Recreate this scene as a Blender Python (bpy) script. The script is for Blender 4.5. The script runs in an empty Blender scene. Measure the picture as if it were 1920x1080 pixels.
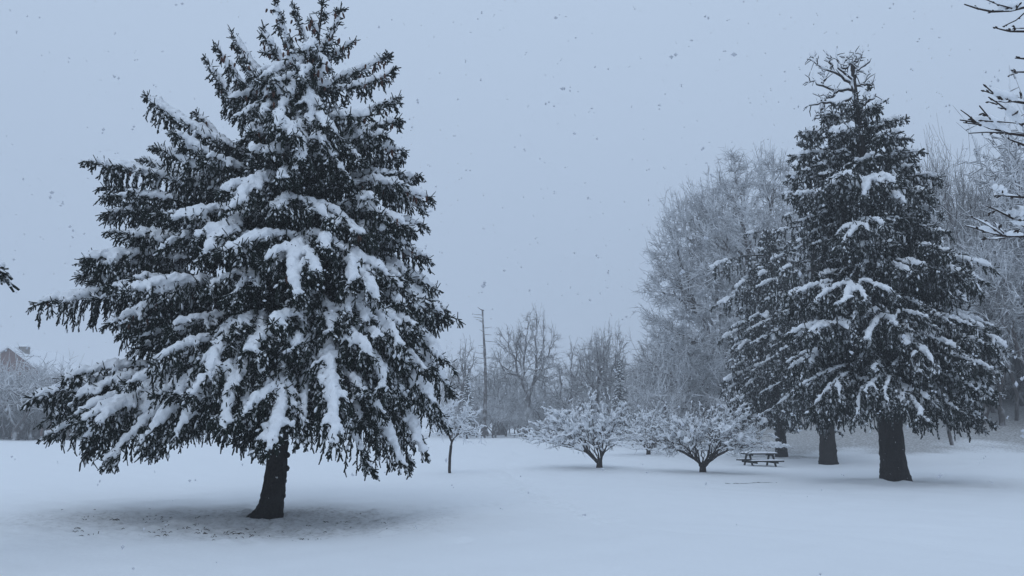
import bpy, math, random
import numpy as np
from mathutils import Matrix, Euler

sc = bpy.context.scene
COL = sc.collection

# ------------------------------------------------------------------ camera
F = 1450.0                       # focal length in photo pixels (1920 wide)
PITCH = math.radians(9.97)
CAMZ = 1.7
cam_d = bpy.data.cameras.new('camera')
cam_d.sensor_width = 36.0
cam_d.lens = F / 1920.0 * 36.0
cam_d.clip_start = 0.05
cam_d.clip_end = 3000
cam = bpy.data.objects.new('camera', cam_d)
COL.objects.link(cam)
cam.location = (0, 0, CAMZ)
cam.rotation_euler = (math.pi / 2 + PITCH, 0, 0)
sc.camera = cam

# ------------------------------------------------------------------ sky and sun
world = bpy.data.worlds.new('World')
sc.world = world
world.use_nodes = True
wn, wl = world.node_tree.nodes, world.node_tree.links
wn.clear()
SUN_EL, SUN_ROT = math.radians(38), math.radians(200)
sky = wn.new('ShaderNodeTexSky')
sky.sky_type = 'NISHITA'
sky.sun_disc = False
sky.sun_elevation = SUN_EL
sky.sun_rotation = SUN_ROT
bg_clear = wn.new('ShaderNodeBackground')
bg_clear.inputs['Strength'].default_value = 0.06
wl.new(sky.outputs[0], bg_clear.inputs[0])
tc = wn.new('ShaderNodeTexCoord')
sep = wn.new('ShaderNodeSeparateXYZ')
wl.new(tc.outputs['Generated'], sep.inputs[0])
ramp = wn.new('ShaderNodeValToRGB')          # overcast deck: a little brighter overhead
ramp.color_ramp.elements[0].position = 0.0
ramp.color_ramp.elements[0].color = (0.385, 0.485, 0.645, 1)
ramp.color_ramp.elements[1].position = 0.75
ramp.color_ramp.elements[1].color = (0.545, 0.675, 0.86, 1)
wl.new(sep.outputs['Z'], ramp.inputs[0])
bg_cloud = wn.new('ShaderNodeBackground')
bg_cloud.inputs['Strength'].default_value = 1.0
wl.new(ramp.outputs[0], bg_cloud.inputs[0])
mixw = wn.new('ShaderNodeMixShader')
mixw.inputs[0].default_value = 0.93          # cloud cover
wl.new(bg_clear.outputs[0], mixw.inputs[1])
wl.new(bg_cloud.outputs[0], mixw.inputs[2])
wo = wn.new('ShaderNodeOutputWorld')
wl.new(mixw.outputs[0], wo.inputs[0])

sun_d = bpy.data.lights.new('sun', 'SUN')
sun_d.energy = 0.25
sun_d.angle = math.radians(25)
sun_d.color = (0.86, 0.93, 1.0)
sun = bpy.data.objects.new('sun', sun_d)
COL.objects.link(sun)
sun.rotation_euler = (math.radians(38), 0, math.radians(-20))

sc.view_settings.view_transform = 'Standard'
sc.view_settings.look = 'None'
sc.view_settings.exposure = 0.0
sc.view_settings.gamma = 1.0
sc.render.engine = 'CYCLES'
sc.cycles.use_denoising = True
sc.cycles.max_bounces = 6
sc.cycles.diffuse_bounces = 3
sc.cycles.glossy_bounces = 1
sc.cycles.volume_bounces = 2
sc.cycles.transparent_max_bounces = 4
HAZE_DENSITY = 0.0019

# ------------------------------------------------------------------ helpers
CP, SP = math.cos(PITCH), math.sin(PITCH)


def pt(px, py, Y):
    """world point at forward distance Y seen at photo pixel (px, py)"""
    u, v = (px - 960) / F, (540 - py) / F
    d = np.array([u, CP - v * SP, SP + v * CP])
    return np.array([0, 0, CAMZ]) + d * (Y / d[1])


def smooth(a, b, x):
    t = np.clip((np.asarray(x, float) - a) / (b - a), 0, 1)
    return t * t * (3 - 2 * t)


def ground_z(x, y):
    x = np.asarray(x, float); y = np.asarray(y, float)
    z = 3.5 * smooth(35, 60, y) * smooth(10, 26, x)                       # wooded bank on the right
    z = z + 0.05 * np.sin(x * 0.31 + 1.3) * np.sin(y * 0.23 + 0.4) + 0.025 * np.sin(x * 0.83 + y * 0.57)
    z = z + 0.012 * np.sin(x * 1.9 - y * 1.3) * np.sin(x * 0.7 + y * 2.1)
    z = z + 0.016 * np.sin(x * 3.1 + 1.7 * np.sin(y * 0.9)) * np.sin(y * 2.3 + 1.3 * np.sin(x * 1.1)) + 0.010 * np.sin(x * 5.3 + y * 1.7 + 2 * np.sin(y * 1.9)) * np.sin(y * 4.1 - x * 0.8)
    z = z * smooth(2, 9, np.hypot(x, y))
    return z


def base_at(px, Y):
    """ground point at forward distance Y in photo column px"""
    for_z = 0.0
    p = None
    for _ in range(4):
        # row where the ground height for_z is seen
        depth = Y * CP + (for_z - CAMZ) * SP
        x = (px - 960) / F * depth
        for_z = float(ground_z(x, Y))
        p = np.array([x, Y, for_z])
    return p


def dist_for_row(py):
    return CAMZ / math.tan(math.atan((py - 540) / F) - PITCH)


def unit(v):
    return v / np.maximum(np.linalg.norm(v, axis=-1, keepdims=True), 1e-9)


class MB:
    """collects quads and triangles"""
    def __init__(self):
        self.v, self.q, self.t, self.n = [], [], [], 0

    def add(self, V, Q=None, T=None):
        V = np.asarray(V, float).reshape(-1, 3)
        self.v.append(V)
        if Q is not None and len(Q): self.q.append(np.asarray(Q, int).reshape(-1, 4) + self.n)
        if T is not None and len(T): self.t.append(np.asarray(T, int).reshape(-1, 3) + self.n)
        self.n += len(V)

    def tubes(self, P, R, sides=4, squash=None):
        """P (N,K,3) polylines, R (N,K) radii -> open tubes"""
        P = np.asarray(P, float); R = np.asarray(R, float)
        if P.ndim == 2: P = P[None]; R = R[None]
        N, K = R.shape
        if N == 0: return
        T = np.empty_like(P)
        T[:, 1:-1] = P[:, 2:] - P[:, :-2]
        T[:, 0] = P[:, 1] - P[:, 0]
        T[:, -1] = P[:, -1] - P[:, -2]
        T = unit(T)
        ref = np.zeros_like(T); ref[..., 2] = 1
        steep = np.abs(T[:, :1, 2]) > 0.8
        ref = np.where(np.repeat(steep, K, 1)[..., None], np.array([1.0, 0, 0]), ref)
        A = unit(np.cross(T, ref))
        B = np.cross(A, T)
        ang = np.arange(sides) * 2 * math.pi / sides
        ca, sa = np.cos(ang), np.sin(ang)
        V = P[:, :, None] + R[:, :, None, None] * (ca[None, None, :, None] * A[:, :, None] + sa[None, None, :, None] * B[:, :, None])
        idx = np.arange(N * K * sides).reshape(N, K, sides)
        a = idx[:, :-1]; b = np.roll(a, -1, 2)
        d = idx[:, 1:]; c = np.roll(d, -1, 2)
        self.add(V.reshape(-1, 3), np.stack([a, b, c, d], -1).reshape(-1, 4))

    def box(self, c, s, M=None):
        c = np.array(c, float); s = np.array(s, float) / 2
        v = np.array([[x, y, z] for z in (-1, 1) for y in (-1, 1) for x in (-1, 1)], float) * s
        if M is not None: v = v @ np.array(M).T
        self.add(v + c, [[0, 2, 3, 1], [4, 5, 7, 6], [0, 1, 5, 4], [2, 6, 7, 3], [0, 4, 6, 2], [1, 3, 7, 5]])

    def mesh(self, name, mat, smooth_shade=True):
        me = bpy.data.meshes.new(name)
        if not self.v: return me
        V = np.concatenate(self.v)
        Q = np.concatenate(self.q) if self.q else np.zeros((0, 4), int)
        T = np.concatenate(self.t) if self.t else np.zeros((0, 3), int)
        nl = Q.size + T.size
        me.vertices.add(len(V)); me.vertices.foreach_set('co', V.astype(np.float32).ravel())
        me.loops.add(nl)
        me.loops.foreach_set('vertex_index', np.concatenate([Q.ravel(), T.ravel()]).astype(np.int32))
        me.polygons.add(len(Q) + len(T))
        st = np.concatenate([np.arange(len(Q)) * 4, Q.size + np.arange(len(T)) * 3]).astype(np.int32)
        me.polygons.foreach_set('loop_start', st)
        me.polygons.foreach_set('use_smooth', np.full(len(Q) + len(T), smooth_shade))
        me.update(calc_edges=True)
        me.materials.append(mat)
        return me

    def build(self, name, mat, parent=None, smooth_shade=True):
        o = bpy.data.objects.new(name, self.mesh(name, mat, smooth_shade))
        COL.objects.link(o)
        if parent is not None:
            o.parent = parent
            if name in STUFF_PARTS: o['kind'] = 'stuff'
        return o


STUFF_PARTS = ('needles', 'cones', 'snow', 'snow_clots', 'crown', 'branches', 'twigs', 'dead_top')


def tag(o, label=None, cat=None, group=None, kind=None):
    if label: o['label'] = label
    if cat: o['category'] = cat
    if group: o['group'] = group
    if kind: o['kind'] = kind
    return o


def empty(name, loc=(0, 0, 0), rz=0.0, s=1.0):
    o = bpy.data.objects.new(name, None)
    COL.objects.link(o)
    o.location = tuple(loc); o.rotation_euler = (0, 0, rz); o.scale = (s, s, s)
    o.empty_display_size = 0.2
    return o


def copy_tree(o, parent=None):
    c = o.copy(); COL.objects.link(c); c.parent = parent
    for ch in list(o.children): copy_tree(ch, c)
    return c


def shift(P, loc):
    return P - np.asarray(loc)


# ------------------------------------------------------------------ materials
def new_mat(name):
    m = bpy.data.materials.new(name); m.use_nodes = True
    n, l = m.node_tree.nodes, m.node_tree.links
    return m, n, l, n['Principled BSDF']


def noise(n, l, scale, detail=4, vec=None, rough=0.55):
    t = n.new('ShaderNodeTexNoise'); t.inputs['Scale'].default_value = scale
    t.inputs['Detail'].default_value = detail; t.inputs['Roughness'].default_value = rough
    if vec is not None: l.new(vec, t.inputs['Vector'])
    return t


def pos(n):
    g = n.new('ShaderNodeNewGeometry')
    return g


def bump(n, l, h, bsdf, strength, dist):
    b = n.new('ShaderNodeBump'); b.inputs['Strength'].default_value = strength
    b.inputs['Distance'].default_value = dist
    l.new(h, b.inputs['Height']); l.new(b.outputs[0], bsdf.inputs['Normal'])
    return b


def mat_snow(name, bump_scale=18, bump_d=0.02, col=(0.87, 0.89, 0.92)):
    m, n, l, b = new_mat(name)
    b.inputs['Base Color'].default_value = (*col, 1)
    b.inputs['Roughness'].default_value = 0.75
    b.inputs['Specular IOR Level'].default_value = 0.2
    g = pos(n)
    t = noise(n, l, bump_scale, 5, g.outputs['Position'])
    bump(n, l, t.outputs[0], b, 0.6, bump_d)
    return m


def mat_dusted(name, base, base2, noise_scale, lo, hi, up_gain, snow_gain=1.0, bump_d=0.0, stretch=None):
    """a base colour with snow clinging: more on faces that look up, broken up by noise"""
    m, n, l, b = new_mat(name)
    g = pos(n)
    v = g.outputs['Position']
    t = noise(n, l, noise_scale, 4, v)
    sepn = n.new('ShaderNodeSeparateXYZ'); l.new(g.outputs['Normal'], sepn.inputs[0])
    up = n.new('ShaderNodeMath'); up.operation = 'MULTIPLY_ADD'
    up.inputs[1].default_value = up_gain
    l.new(sepn.outputs['Z'], up.inputs[0]); l.new(t.outputs[0], up.inputs[2])
    mr = n.new('ShaderNodeMapRange'); mr.interpolation_type = 'SMOOTHSTEP'
    mr.inputs['From Min'].default_value = lo; mr.inputs['From Max'].default_value = hi
    mr.inputs['To Max'].default_value = snow_gain
    l.new(up.outputs[0], mr.inputs['Value'])
    tv = noise(n, l, noise_scale * 2.3, 3, v)
    c1 = n.new('ShaderNodeMix'); c1.data_type = 'RGBA'
    c1.inputs['A'].default_value = (*base, 1); c1.inputs['B'].default_value = (*base2, 1)
    l.new(tv.outputs[0], c1.inputs['Factor'])
    c2 = n.new('ShaderNodeMix'); c2.data_type = 'RGBA'
    c2.inputs['B'].default_value = (0.85, 0.87, 0.90, 1)
    l.new(c1.outputs['Result'], c2.inputs['A']); l.new(mr.outputs[0], c2.inputs['Factor'])
    l.new(c2.outputs['Result'], b.inputs['Base Color'])
    b.inputs['Roughness'].default_value = 0.85
    b.inputs['Specular IOR Level'].default_value = 0.15
    if bump_d:
        tb = n.new('ShaderNodeTexNoise'); tb.inputs['Scale'].default_value = 1.0
        mp = n.new('ShaderNodeMapping'); mp.inputs['Scale'].default_value = stretch or (14, 14, 4)
        l.new(v, mp.inputs['Vector']); l.new(mp.outputs[0], tb.inputs['Vector'])
        tb.inputs['Detail'].default_value = 6
        bump(n, l, tb.outputs[0], b, 0.9, bump_d)
    return m


def mat_plain(name, a, c, scale, bump_d=0.0, rough=0.85):
    m, n, l, b = new_mat(name)
    g = pos(n)
    t = noise(n, l, scale, 4, g.outputs['Position'])
    x = n.new('ShaderNodeMix'); x.data_type = 'RGBA'
    x.inputs['A'].default_value = (*a, 1); x.inputs['B'].default_value = (*c, 1)
    l.new(t.outputs[0], x.inputs['Factor']); l.new(x.outputs['Result'], b.inputs['Base Color'])
    b.inputs['Roughness'].default_value = rough
    b.inputs['Specular IOR Level'].default_value = 0.2
    if bump_d: bump(n, l, t.outputs[0], b, 0.8, bump_d)
    return m


M = {}
M['snow'] = mat_snow('snow_on_branches', 14, 0.02)


def mat_ground():
    m, n, l, b = new_mat('snow_cover')
    g = pos(n); v = g.outputs['Position']
    at = n.new('ShaderNodeAttribute'); at.attribute_name = 'thin'  # mask for painted shade, and for thin snow on grass below the spruce
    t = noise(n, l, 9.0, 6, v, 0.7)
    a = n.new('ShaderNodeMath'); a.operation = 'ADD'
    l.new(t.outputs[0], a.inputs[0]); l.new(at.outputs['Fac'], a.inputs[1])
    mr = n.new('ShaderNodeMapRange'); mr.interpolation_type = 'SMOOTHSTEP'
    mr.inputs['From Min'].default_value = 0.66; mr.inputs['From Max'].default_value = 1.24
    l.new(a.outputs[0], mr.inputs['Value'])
    grass_shade = n.new('ShaderNodeMix'); grass_shade.data_type = 'RGBA'  # darker tone: shade painted into the snow, and grass below the spruce
    grass_shade.inputs['A'].default_value = (0.17, 0.155, 0.14, 1); grass_shade.inputs['B'].default_value = (0.30, 0.28, 0.255, 1)
    l.new(noise(n, l, 14, 3, v).outputs[0], grass_shade.inputs['Factor'])
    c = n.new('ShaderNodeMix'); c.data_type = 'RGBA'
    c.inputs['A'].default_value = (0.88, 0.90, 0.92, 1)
    l.new(grass_shade.outputs['Result'], c.inputs['B']); l.new(mr.outputs[0], c.inputs['Factor'])
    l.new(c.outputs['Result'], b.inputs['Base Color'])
    b.inputs['Roughness'].default_value = 0.75; b.inputs['Specular IOR Level'].default_value = 0.2
    bump(n, l, noise(n, l, 9, 5, v).outputs[0], b, 0.6, 0.02)
    return m


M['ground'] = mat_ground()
M['needle'] = mat_dusted('spruce_needles', (0.005, 0.011, 0.009), (0.016, 0.024, 0.017), 12, 0.565, 0.66, 0.10, 0.72)
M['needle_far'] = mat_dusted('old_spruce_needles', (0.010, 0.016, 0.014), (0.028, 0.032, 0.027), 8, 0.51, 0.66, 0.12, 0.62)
M['bark'] = mat_dusted('spruce_bark', (0.008, 0.007, 0.007), (0.060, 0.052, 0.048), 11, 0.69, 0.74, 0.05, 0.7, 0.07)
M['twig'] = mat_dusted('bare_twig_bark', (0.030, 0.025, 0.024), (0.07, 0.058, 0.052), 6, 0.70, 0.95, 0.35)
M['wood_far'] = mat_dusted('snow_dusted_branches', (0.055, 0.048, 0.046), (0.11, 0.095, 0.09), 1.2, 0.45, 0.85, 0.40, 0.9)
M['brush'] = mat_dusted('snow_dusted_brush', (0.06, 0.052, 0.05), (0.12, 0.10, 0.095), 0.9, 0.12, 0.66, 0.36, 0.92)
M['frost'] = mat_dusted('frosted_twigs', (0.06, 0.054, 0.052), (0.13, 0.115, 0.11), 0.8, 0.02, 0.62, 0.34, 0.95)
M['half_frost'] = mat_dusted('lightly_frosted_twigs', (0.055, 0.049, 0.047), (0.11, 0.098, 0.093), 0.9, 0.30, 0.85, 0.38, 0.85)
M['cone'] = mat_plain('spruce_cone', (0.05, 0.022, 0.016), (0.10, 0.045, 0.03), 30)
M['plank'] = mat_plain('weathered_plank', (0.030, 0.032, 0.034), (0.06, 0.058, 0.055), 12, 0.004)
M['flake'] = mat_snow('snowflake', 200, 0.0005, (0.62, 0.64, 0.68))
M['grass'] = mat_plain('winter_grass', (0.035, 0.032, 0.022), (0.06, 0.05, 0.03), 8)
M['concrete'] = mat_plain('chimney_render', (0.20, 0.18, 0.17), (0.28, 0.26, 0.25), 3)


def mat_brick():
    m, n, l, b = new_mat('red_brick_wall')
    tcn = n.new('ShaderNodeTexCoord')
    br = n.new('ShaderNodeTexBrick')
    br.inputs['Color1'].default_value = (0.19, 0.085, 0.07, 1); br.inputs['Color2'].default_value = (0.155, 0.075, 0.065, 1)
    br.inputs['Mortar'].default_value = (0.35, 0.32, 0.30, 1)
    br.inputs['Scale'].default_value = 4.0
    mp = n.new('ShaderNodeMapping'); mp.inputs['Rotation'].default_value = (math.pi / 2, 0, 0)
    l.new(tcn.outputs['Object'], mp.inputs['Vector']); l.new(mp.outputs[0], br.inputs['Vector'])
    l.new(br.outputs['Color'], b.inputs['Base Color']); b.inputs['Roughness'].default_value = 0.9
    return m


M['brick'] = mat_brick()

# ------------------------------------------------------------------ ground
SPRUCE_Y = dist_for_row(965)
S0 = base_at(508, SPRUCE_Y)
OLD_Y = dist_for_row(905)
A0 = base_at(1676, OLD_Y)
B0 = base_at(1555, dist_for_row(869))
C0 = base_at(1466, dist_for_row(859))


def make_ground():
    th_front = np.radians(np.arange(-50, 50.01, 0.30))
    th_back = np.radians(np.arange(53, 308, 4.0))
    th = np.concatenate([th_front, th_back])
    r = [0.6]
    while r[-1] < 430: r.append(r[-1] * (1.0065 if 11.5 < r[-1] < 25 else 1.021) + 0.012)
    r = np.array(r)
    TH, RR = np.meshgrid(th, r)
    X = RR * np.sin(TH); Y = RR * np.cos(TH)
    Z = ground_z(X, Y)
    # trodden, half filled trail that runs from the foreground towards the far trees
    t = smooth(10, 45, Y)
    xc = np.interp(Y, [13, 17, 22, 30, 45, 80], [1.8, 1.2, 0.3, -0.2, 0.3, -1.0])
    dx = X - xc
    trail = np.exp(-(dx / 0.45) ** 2) * smooth(13, 16, Y) * (1 - smooth(45, 70, Y))
    Z -= trail * (0.04 + 0.11 * np.clip(np.sin(Y * 9 + np.sin(X * 7)) * np.sin(X * 9.0 + Y * 3.1), -0.4, 1))
    # uneven thin snow where grass tussocks show below the spruce
    d = np.hypot((X - S0[0] + 1.2) / 4.6, (Y - S0[1] + 1.0) / 2.6)
    tus = np.exp(-d ** 4)
    Z += tus * 0.022 * (np.sin(X * 11 + 2 * np.sin(Y * 5)) * np.sin(Y * 13 + 1.5 * np.sin(X * 6.0)) + 0.5 * np.sin(X * 23 + Y * 4) * np.sin(Y * 21)) - tus * 0.05
    # clumps and pits below the boughs, and a line of paw prints leading right
    pr = np.random.default_rng(8)
    spots = [(S0[0] + pr.normal(-0.3, 2.4), S0[1] + pr.normal(-0.8, 1.5), pr.uniform(0.07, 0.14), pr.choice([-0.05, -0.035, 0.03, 0.045])) for _ in range(120)]
    spots += [(A0[0] + pr.normal(-0.5, 2.4), A0[1] + pr.normal(-0.4, 1.3), pr.uniform(0.09, 0.18), pr.choice([-0.06, 0.05])) for _ in range(60)]
    tp = np.array([(640, 985), (720, 968), (800, 955), (880, 946), (960, 938), (1010, 928), (1050, 915), (1075, 902)], float)
    for k in range(46):
        f = k / 45 * (len(tp) - 1); i = min(int(f), len(tp) - 2); q = tp[i] + (tp[i + 1] - tp[i]) * (f - i)
        Yp = dist_for_row(q[1]); spots.append(((q[0] - 960) / F * Yp + (0.09 if k % 2 else -0.09), Yp + pr.uniform(-0.1, 0.1), 0.085, -0.085))
    for (sx, sy, sr, sh) in spots:
        m = (np.abs(X - sx) < sr * 3) & (np.abs(Y - sy) < sr * 3)
        Z[m] += sh * np.exp(-((X[m] - sx) ** 2 + (Y[m] - sy) ** 2) / (sr * sr))
    # snow wells and collars round the big trunks
    for (p, rr) in ((S0, 0.35), (A0, 0.62), (B0, 0.5), (C0, 0.5)):
        q = np.hypot(X - p[0], Y - p[1])
        Z += 0.07 * np.exp(-((q - rr - 0.35) / 0.3) ** 2) - 0.06 * np.exp(-(q / (rr + 0.1)) ** 2)
    nr, nt = X.shape
    idx = np.arange(nr * nt).reshape(nr, nt)
    a = idx[:-1]; b = idx[1:]
    Q = np.stack([a, np.roll(a, -1, 1), np.roll(b, -1, 1), b], -1).reshape(-1, 4)[:, ::-1]
    mb = MB()
    V = np.stack([X, Y, Z], -1).reshape(-1, 3)
    mb.add(np.vstack([V, [[0, 0, 0]]]), Q, np.stack([np.arange(nt), np.roll(np.arange(nt), -1), np.full(nt, nr * nt)], -1)[:, ::-1])
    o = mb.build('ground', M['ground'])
    # ragged patches: painted shade on the bank, grass and painted shade below the spruce
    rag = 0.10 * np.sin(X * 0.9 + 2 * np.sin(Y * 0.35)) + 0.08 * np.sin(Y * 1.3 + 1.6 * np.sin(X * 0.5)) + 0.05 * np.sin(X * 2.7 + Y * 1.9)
    wood = smooth(36, 43, Y + 14 * rag) * smooth(9, 16, X + 10 * rag)  # shade under the wood, painted into the ground colour
    thin = np.maximum(wood * 0.50, np.exp(-np.hypot((X - S0[0] + 0.3) / 4.8, (Y - S0[1] + 0.7) / 2.5) ** 4) * (0.30 + rag * 0.5))  # below the spruce: grass through thin snow, widened with painted shade
    at = o.data.attributes.new('thin', 'FLOAT', 'POINT')  # painted shade, and thin snow below the spruce
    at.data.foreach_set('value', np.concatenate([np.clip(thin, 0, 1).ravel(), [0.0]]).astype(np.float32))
    tag(o, kind='structure')
    o['label'] = 'snow covered open ground with a faint filled trail'
    return o


make_ground()

# ------------------------------------------------------------------ spruce boughs
def axis_curve(B, T, arch, K, rng, wob=0.055):
    t = np.linspace(0, 1, K)[:, None]
    P = B + (T - B) * t
    L = np.linalg.norm(T - B)
    P[:, 2] += arch * L * 4 * (t * (1 - t))[:, 0]
    H = unit(np.array([-(T - B)[1], (T - B)[0], 0.0]))
    P += H * (wob * L * np.sin(t * math.pi * rng.uniform(1, 2)) * rng.choice([-1, 1]))
    P[:, 2] += 0.02 * L * np.clip(t[:, 0] - 0.85, 0, 1) * 4      # shoot at the end turns up
    return P


def interp_poly(P, t):
    """P (K,3); t (n,) in 0..1 -> points, tangents"""
    K = len(P); x = np.clip(t, 0, 0.9999) * (K - 1)
    i = x.astype(int); f = (x - i)[:, None]
    return P[i] * (1 - f) + P[i + 1] * f, unit(P[i + 1] - P[i])


def bough(rng, B, T, arch, heavy=1.0, droop=1.0, detail=1.0, spread=1.0, cones=0, inner=0.12, snow_from=0.4, tw_r=0.013, floor=None, fan=True):
    """arrays for one bough in world space: axis, side limbs, strings of hanging twigs, snow pillows, cones"""
    out = dict(wood=[], needles=[], snow=[], cones=[], clots=None)
    clots = []
    L0 = np.linalg.norm(T - B)
    axes = [(axis_curve(B, T, arch, 12, rng), 1.0, inner, snow_from)]
    if fan and L0 > 1.3:
        P0 = axes[0][0]
        for sd in ((-1, 1, -1, 1) if L0 > 2.4 else (-1, 1)):
            t0 = rng.uniform(0.28, 0.7)
            o, d = interp_poly(P0, np.array([t0])); o, d = o[0], d[0]
            h = unit(np.array([d[0], d[1], 0.0])); sv = np.array([-h[1], h[0], 0.0]) * sd
            a = rng.uniform(0.35, 0.75)
            l = L0 * (1 - t0) * rng.uniform(0.6, 0.95)
            e = o + (h * math.cos(a) + sv * math.sin(a)) * l + np.array([0, 0, (d[2] * 0.8 - rng.uniform(0.02, 0.25) * min(droop, 1.0)) * l])
            if floor is not None: e[2] = max(e[2], floor)
            axes.append((axis_curve(o, e, 0.07, 9, rng), 0.72, 0.08, max(0.0, (snow_from - t0) / (1 - t0))))
    for (P, size, inn, sfrom) in axes:
        K1 = len(P)
        L = np.linalg.norm(P[-1] - P[0])
        tt = np.linspace(0, 1, K1)
        out['wood'].append((P[None], ((0.010 + 0.020 * L0 ** 0.6 * (1 - tt) ** 1.1) * size)[None], 5))
        n2 = max(8, int(L * 20 * detail))
        t2 = inn + (1 - inn) * np.sort(rng.random(n2)) ** 0.85
        O, D = interp_poly(P, t2)
        side = np.where(rng.random(n2) < 0.5, 1.0, -1.0)
        S = unit(np.cross(D, np.array([0, 0, 1.0]))) * side[:, None]
        end = np.clip((1 - t2) * L / 0.45, 0, 1)                      # 0 at the very tip
        hang = np.clip(0.40 * L0 ** 0.7, 0.16, 0.95) * spread * min(droop, 1.2) * size
        l2 = (0.10 + (hang - 0.10) * end * np.clip(1.25 - 0.85 * t2, 0.35, 1.0) * (0.6 + 0.4 * np.clip(t2 * 4, 0, 1))) * rng.uniform(0.45, 1.2, n2)
        ex = (0.05 + 0.30 * np.clip(L0 / 2.6, 0.25, 1) * spread * size * (0.25 + 0.75 * end)) * rng.uniform(0.2, 1.1, n2)
        if floor is not None: l2 = np.clip(np.minimum(l2, O[:, 2] - floor + rng.uniform(-0.05, 0.12, n2)), 0.08, None)
        Hd = unit(S * rng.uniform(0.5, 1.0, n2)[:, None] + D * (0.35 + 0.9 * (1 - end))[:, None] * rng.uniform(0.5, 1.4, n2)[:, None])
        K2 = 6
        hx = np.array([0, 0.55, 0.9, 1.0, 1.04, 1.06]); vz = np.array([0, 0.02, 0.20, 0.47, 0.74, 1.0])
        dz = 0.25 + 0.75 * np.clip(droop, 0, 1) * (0.3 + 0.7 * end)
        Q = O[:, None] + Hd[:, None] * (ex[:, None] * hx[None])[..., None]
        Q[:, :, 2] -= (l2 * dz)[:, None] * vz[None]
        Q += Hd[:, None] * ((l2 * (1 - dz))[:, None] * vz[None])[..., None]
        Q[:, 2:] += np.cumsum(rng.normal(0, 0.012, (n2, K2 - 2, 3)), 1) * np.array([1, 1, 0.3])
        # twigs along the strings
        ln = ex + l2
        m = max(3, int(round(np.mean(ln) / 0.039 * detail)))
        f = (np.arange(m)[None] + rng.random((n2, m))) / m
        x = f * (K2 - 1) * 0.999; i = x.astype(int); fr = (x - i)[..., None]
        r_i = np.arange(n2)[:, None]
        o3 = Q[r_i, i] * (1 - fr) + Q[r_i, i + 1] * fr
        d3 = unit(Q[r_i, i + 1] - Q[r_i, i])
        rnd = rng.normal(0, 1, (n2, m, 3))
        rnd = unit(rnd - (rnd * d3).sum(-1, keepdims=True) * d3)
        dd = unit(d3 * rng.uniform(0.5, 1.1, (n2, m, 1)) + rnd * rng.uniform(0.3, 0.85, (n2, m, 1)) + np.array([0, 0, -0.45 * droop]))
        l3 = rng.uniform(0.05, 0.11, (n2, m)) * (0.8 + 0.3 * spread) * (1.0 if detail >= 0.7 else 1.5)
        a = o3.reshape(-1, 3); b = a + (dd * l3[..., None]).reshape(-1, 3)
        rr = tw_r * rng.uniform(0.8, 1.3, len(a))
        out['needles'].append((np.stack([a, b], 1), rr[:, None] * np.array([1.0, 0.72])[None], 3))
        out['needles'].append((Q[:, [0, 1, 3, 5]], (tw_r * np.array([0.7, 0.9, 0.9, 0.6]))[None] * np.ones((n2, 1)), 3))
        n4 = int(L * 26 * detail)
        t4 = inn + (1 - inn) * rng.random(n4)
        a4, D4 = interp_poly(P, t4)
        dd = unit(D4 * 0.5 + rng.normal(0, 0.8, (n4, 3)) + np.array([0, 0, -0.1]))
        b4 = a4 + dd * rng.uniform(0.08, 0.21, n4)[:, None]
        out['needles'].append((np.stack([a4, b4], 1), np.full((n4, 1), tw_r) * np.array([1, 0.5])[None], 3))
        # young shoots standing up through the snow
        up6 = rng.random(n2) < 0.55
        a6 = Q[up6][:, 1] * 0.6 + Q[up6][:, 2] * 0.4
        dd = unit(Hd[up6] * 0.6 + rng.normal(0, 0.5, a6.shape) + np.array([0, 0, 0.55]))
        b6 = a6 + dd * rng.uniform(0.09, 0.2, (len(a6), 1))
        out['needles'].append((np.stack([a6, b6], 1), np.full((len(a6), 1), tw_r * 0.8) * np.array([1, 0.7])[None], 3))
        # straight shoots past the end
        ns = int(rng.integers(3, 7))
        a5, D5 = interp_poly(P, rng.uniform(0.93, 0.999, ns))
        dd = unit(D5 + rng.normal(0, 0.5, (ns, 3)) + np.array([0, 0, 0.15]))
        dd[0] = unit(D5[0] + np.array([0, 0, 0.3]))
        b5 = a5 + dd * rng.uniform(0.08, 0.2, ns)[:, None]
        out['needles'].append((np.stack([a5, b5], 1), np.full((ns, 1), tw_r * 0.8) * np.array([1, 0.7])[None], 4))
        # snow: pillow along the axis, shoulders over the side twigs, clots caught on the strings
        if heavy > 0:
            K = 12
            ts = np.linspace(sfrom, 0.985, K)
            A, _ = interp_poly(P, ts)
            hv = min(heavy, 1.5)
            w = 0.072 * hv * (0.35 + 0.65 * size) * (0.6 + 0.4 * np.sin(np.linspace(0.0, 2.7, K))) * rng.uniform(0.7, 1.3, K)
            w[0] = w[-1] = 0.004; w[1] *= 0.6
            A = A + np.array([0, 0, 1.0]) * (w * 0.7)[:, None]
            out['snow'].append((A[None], w[None], 7))
            keep = (rng.random(n2) < np.clip(0.22 + 0.38 * heavy, 0, 0.9)) & (t2 > sfrom)
            nk = int(keep.sum())
            if nk:
                # follow the shoulder, some run a good way down the string
                far = np.where(rng.random(nk) < 0.22 * heavy, rng.uniform(0.4, 0.75, nk), rng.uniform(0.16, 0.34, nk))
                u = far[:, None] * np.linspace(0, 1, 5)[None] * (K2 - 1)
                iu = np.clip(u.astype(int), 0, K2 - 2); fu = (u - iu)[..., None]
                kk = np.arange(nk)[:, None]; Qk = Q[keep]
                Qs = Qk[kk, iu] * (1 - fu) + Qk[kk, iu + 1] * fu
                w2 = 0.042 * hv ** 0.7 * (0.7 + 0.3 * size) * rng.uniform(0.6, 1.3, (nk, 5)) * np.array([0.6, 1.1, 1.0, 0.8, 0.1])[None]
                Qs[:, :, 2] += w2 * 0.6
                out['snow'].append((Qs, w2, 6))
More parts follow.
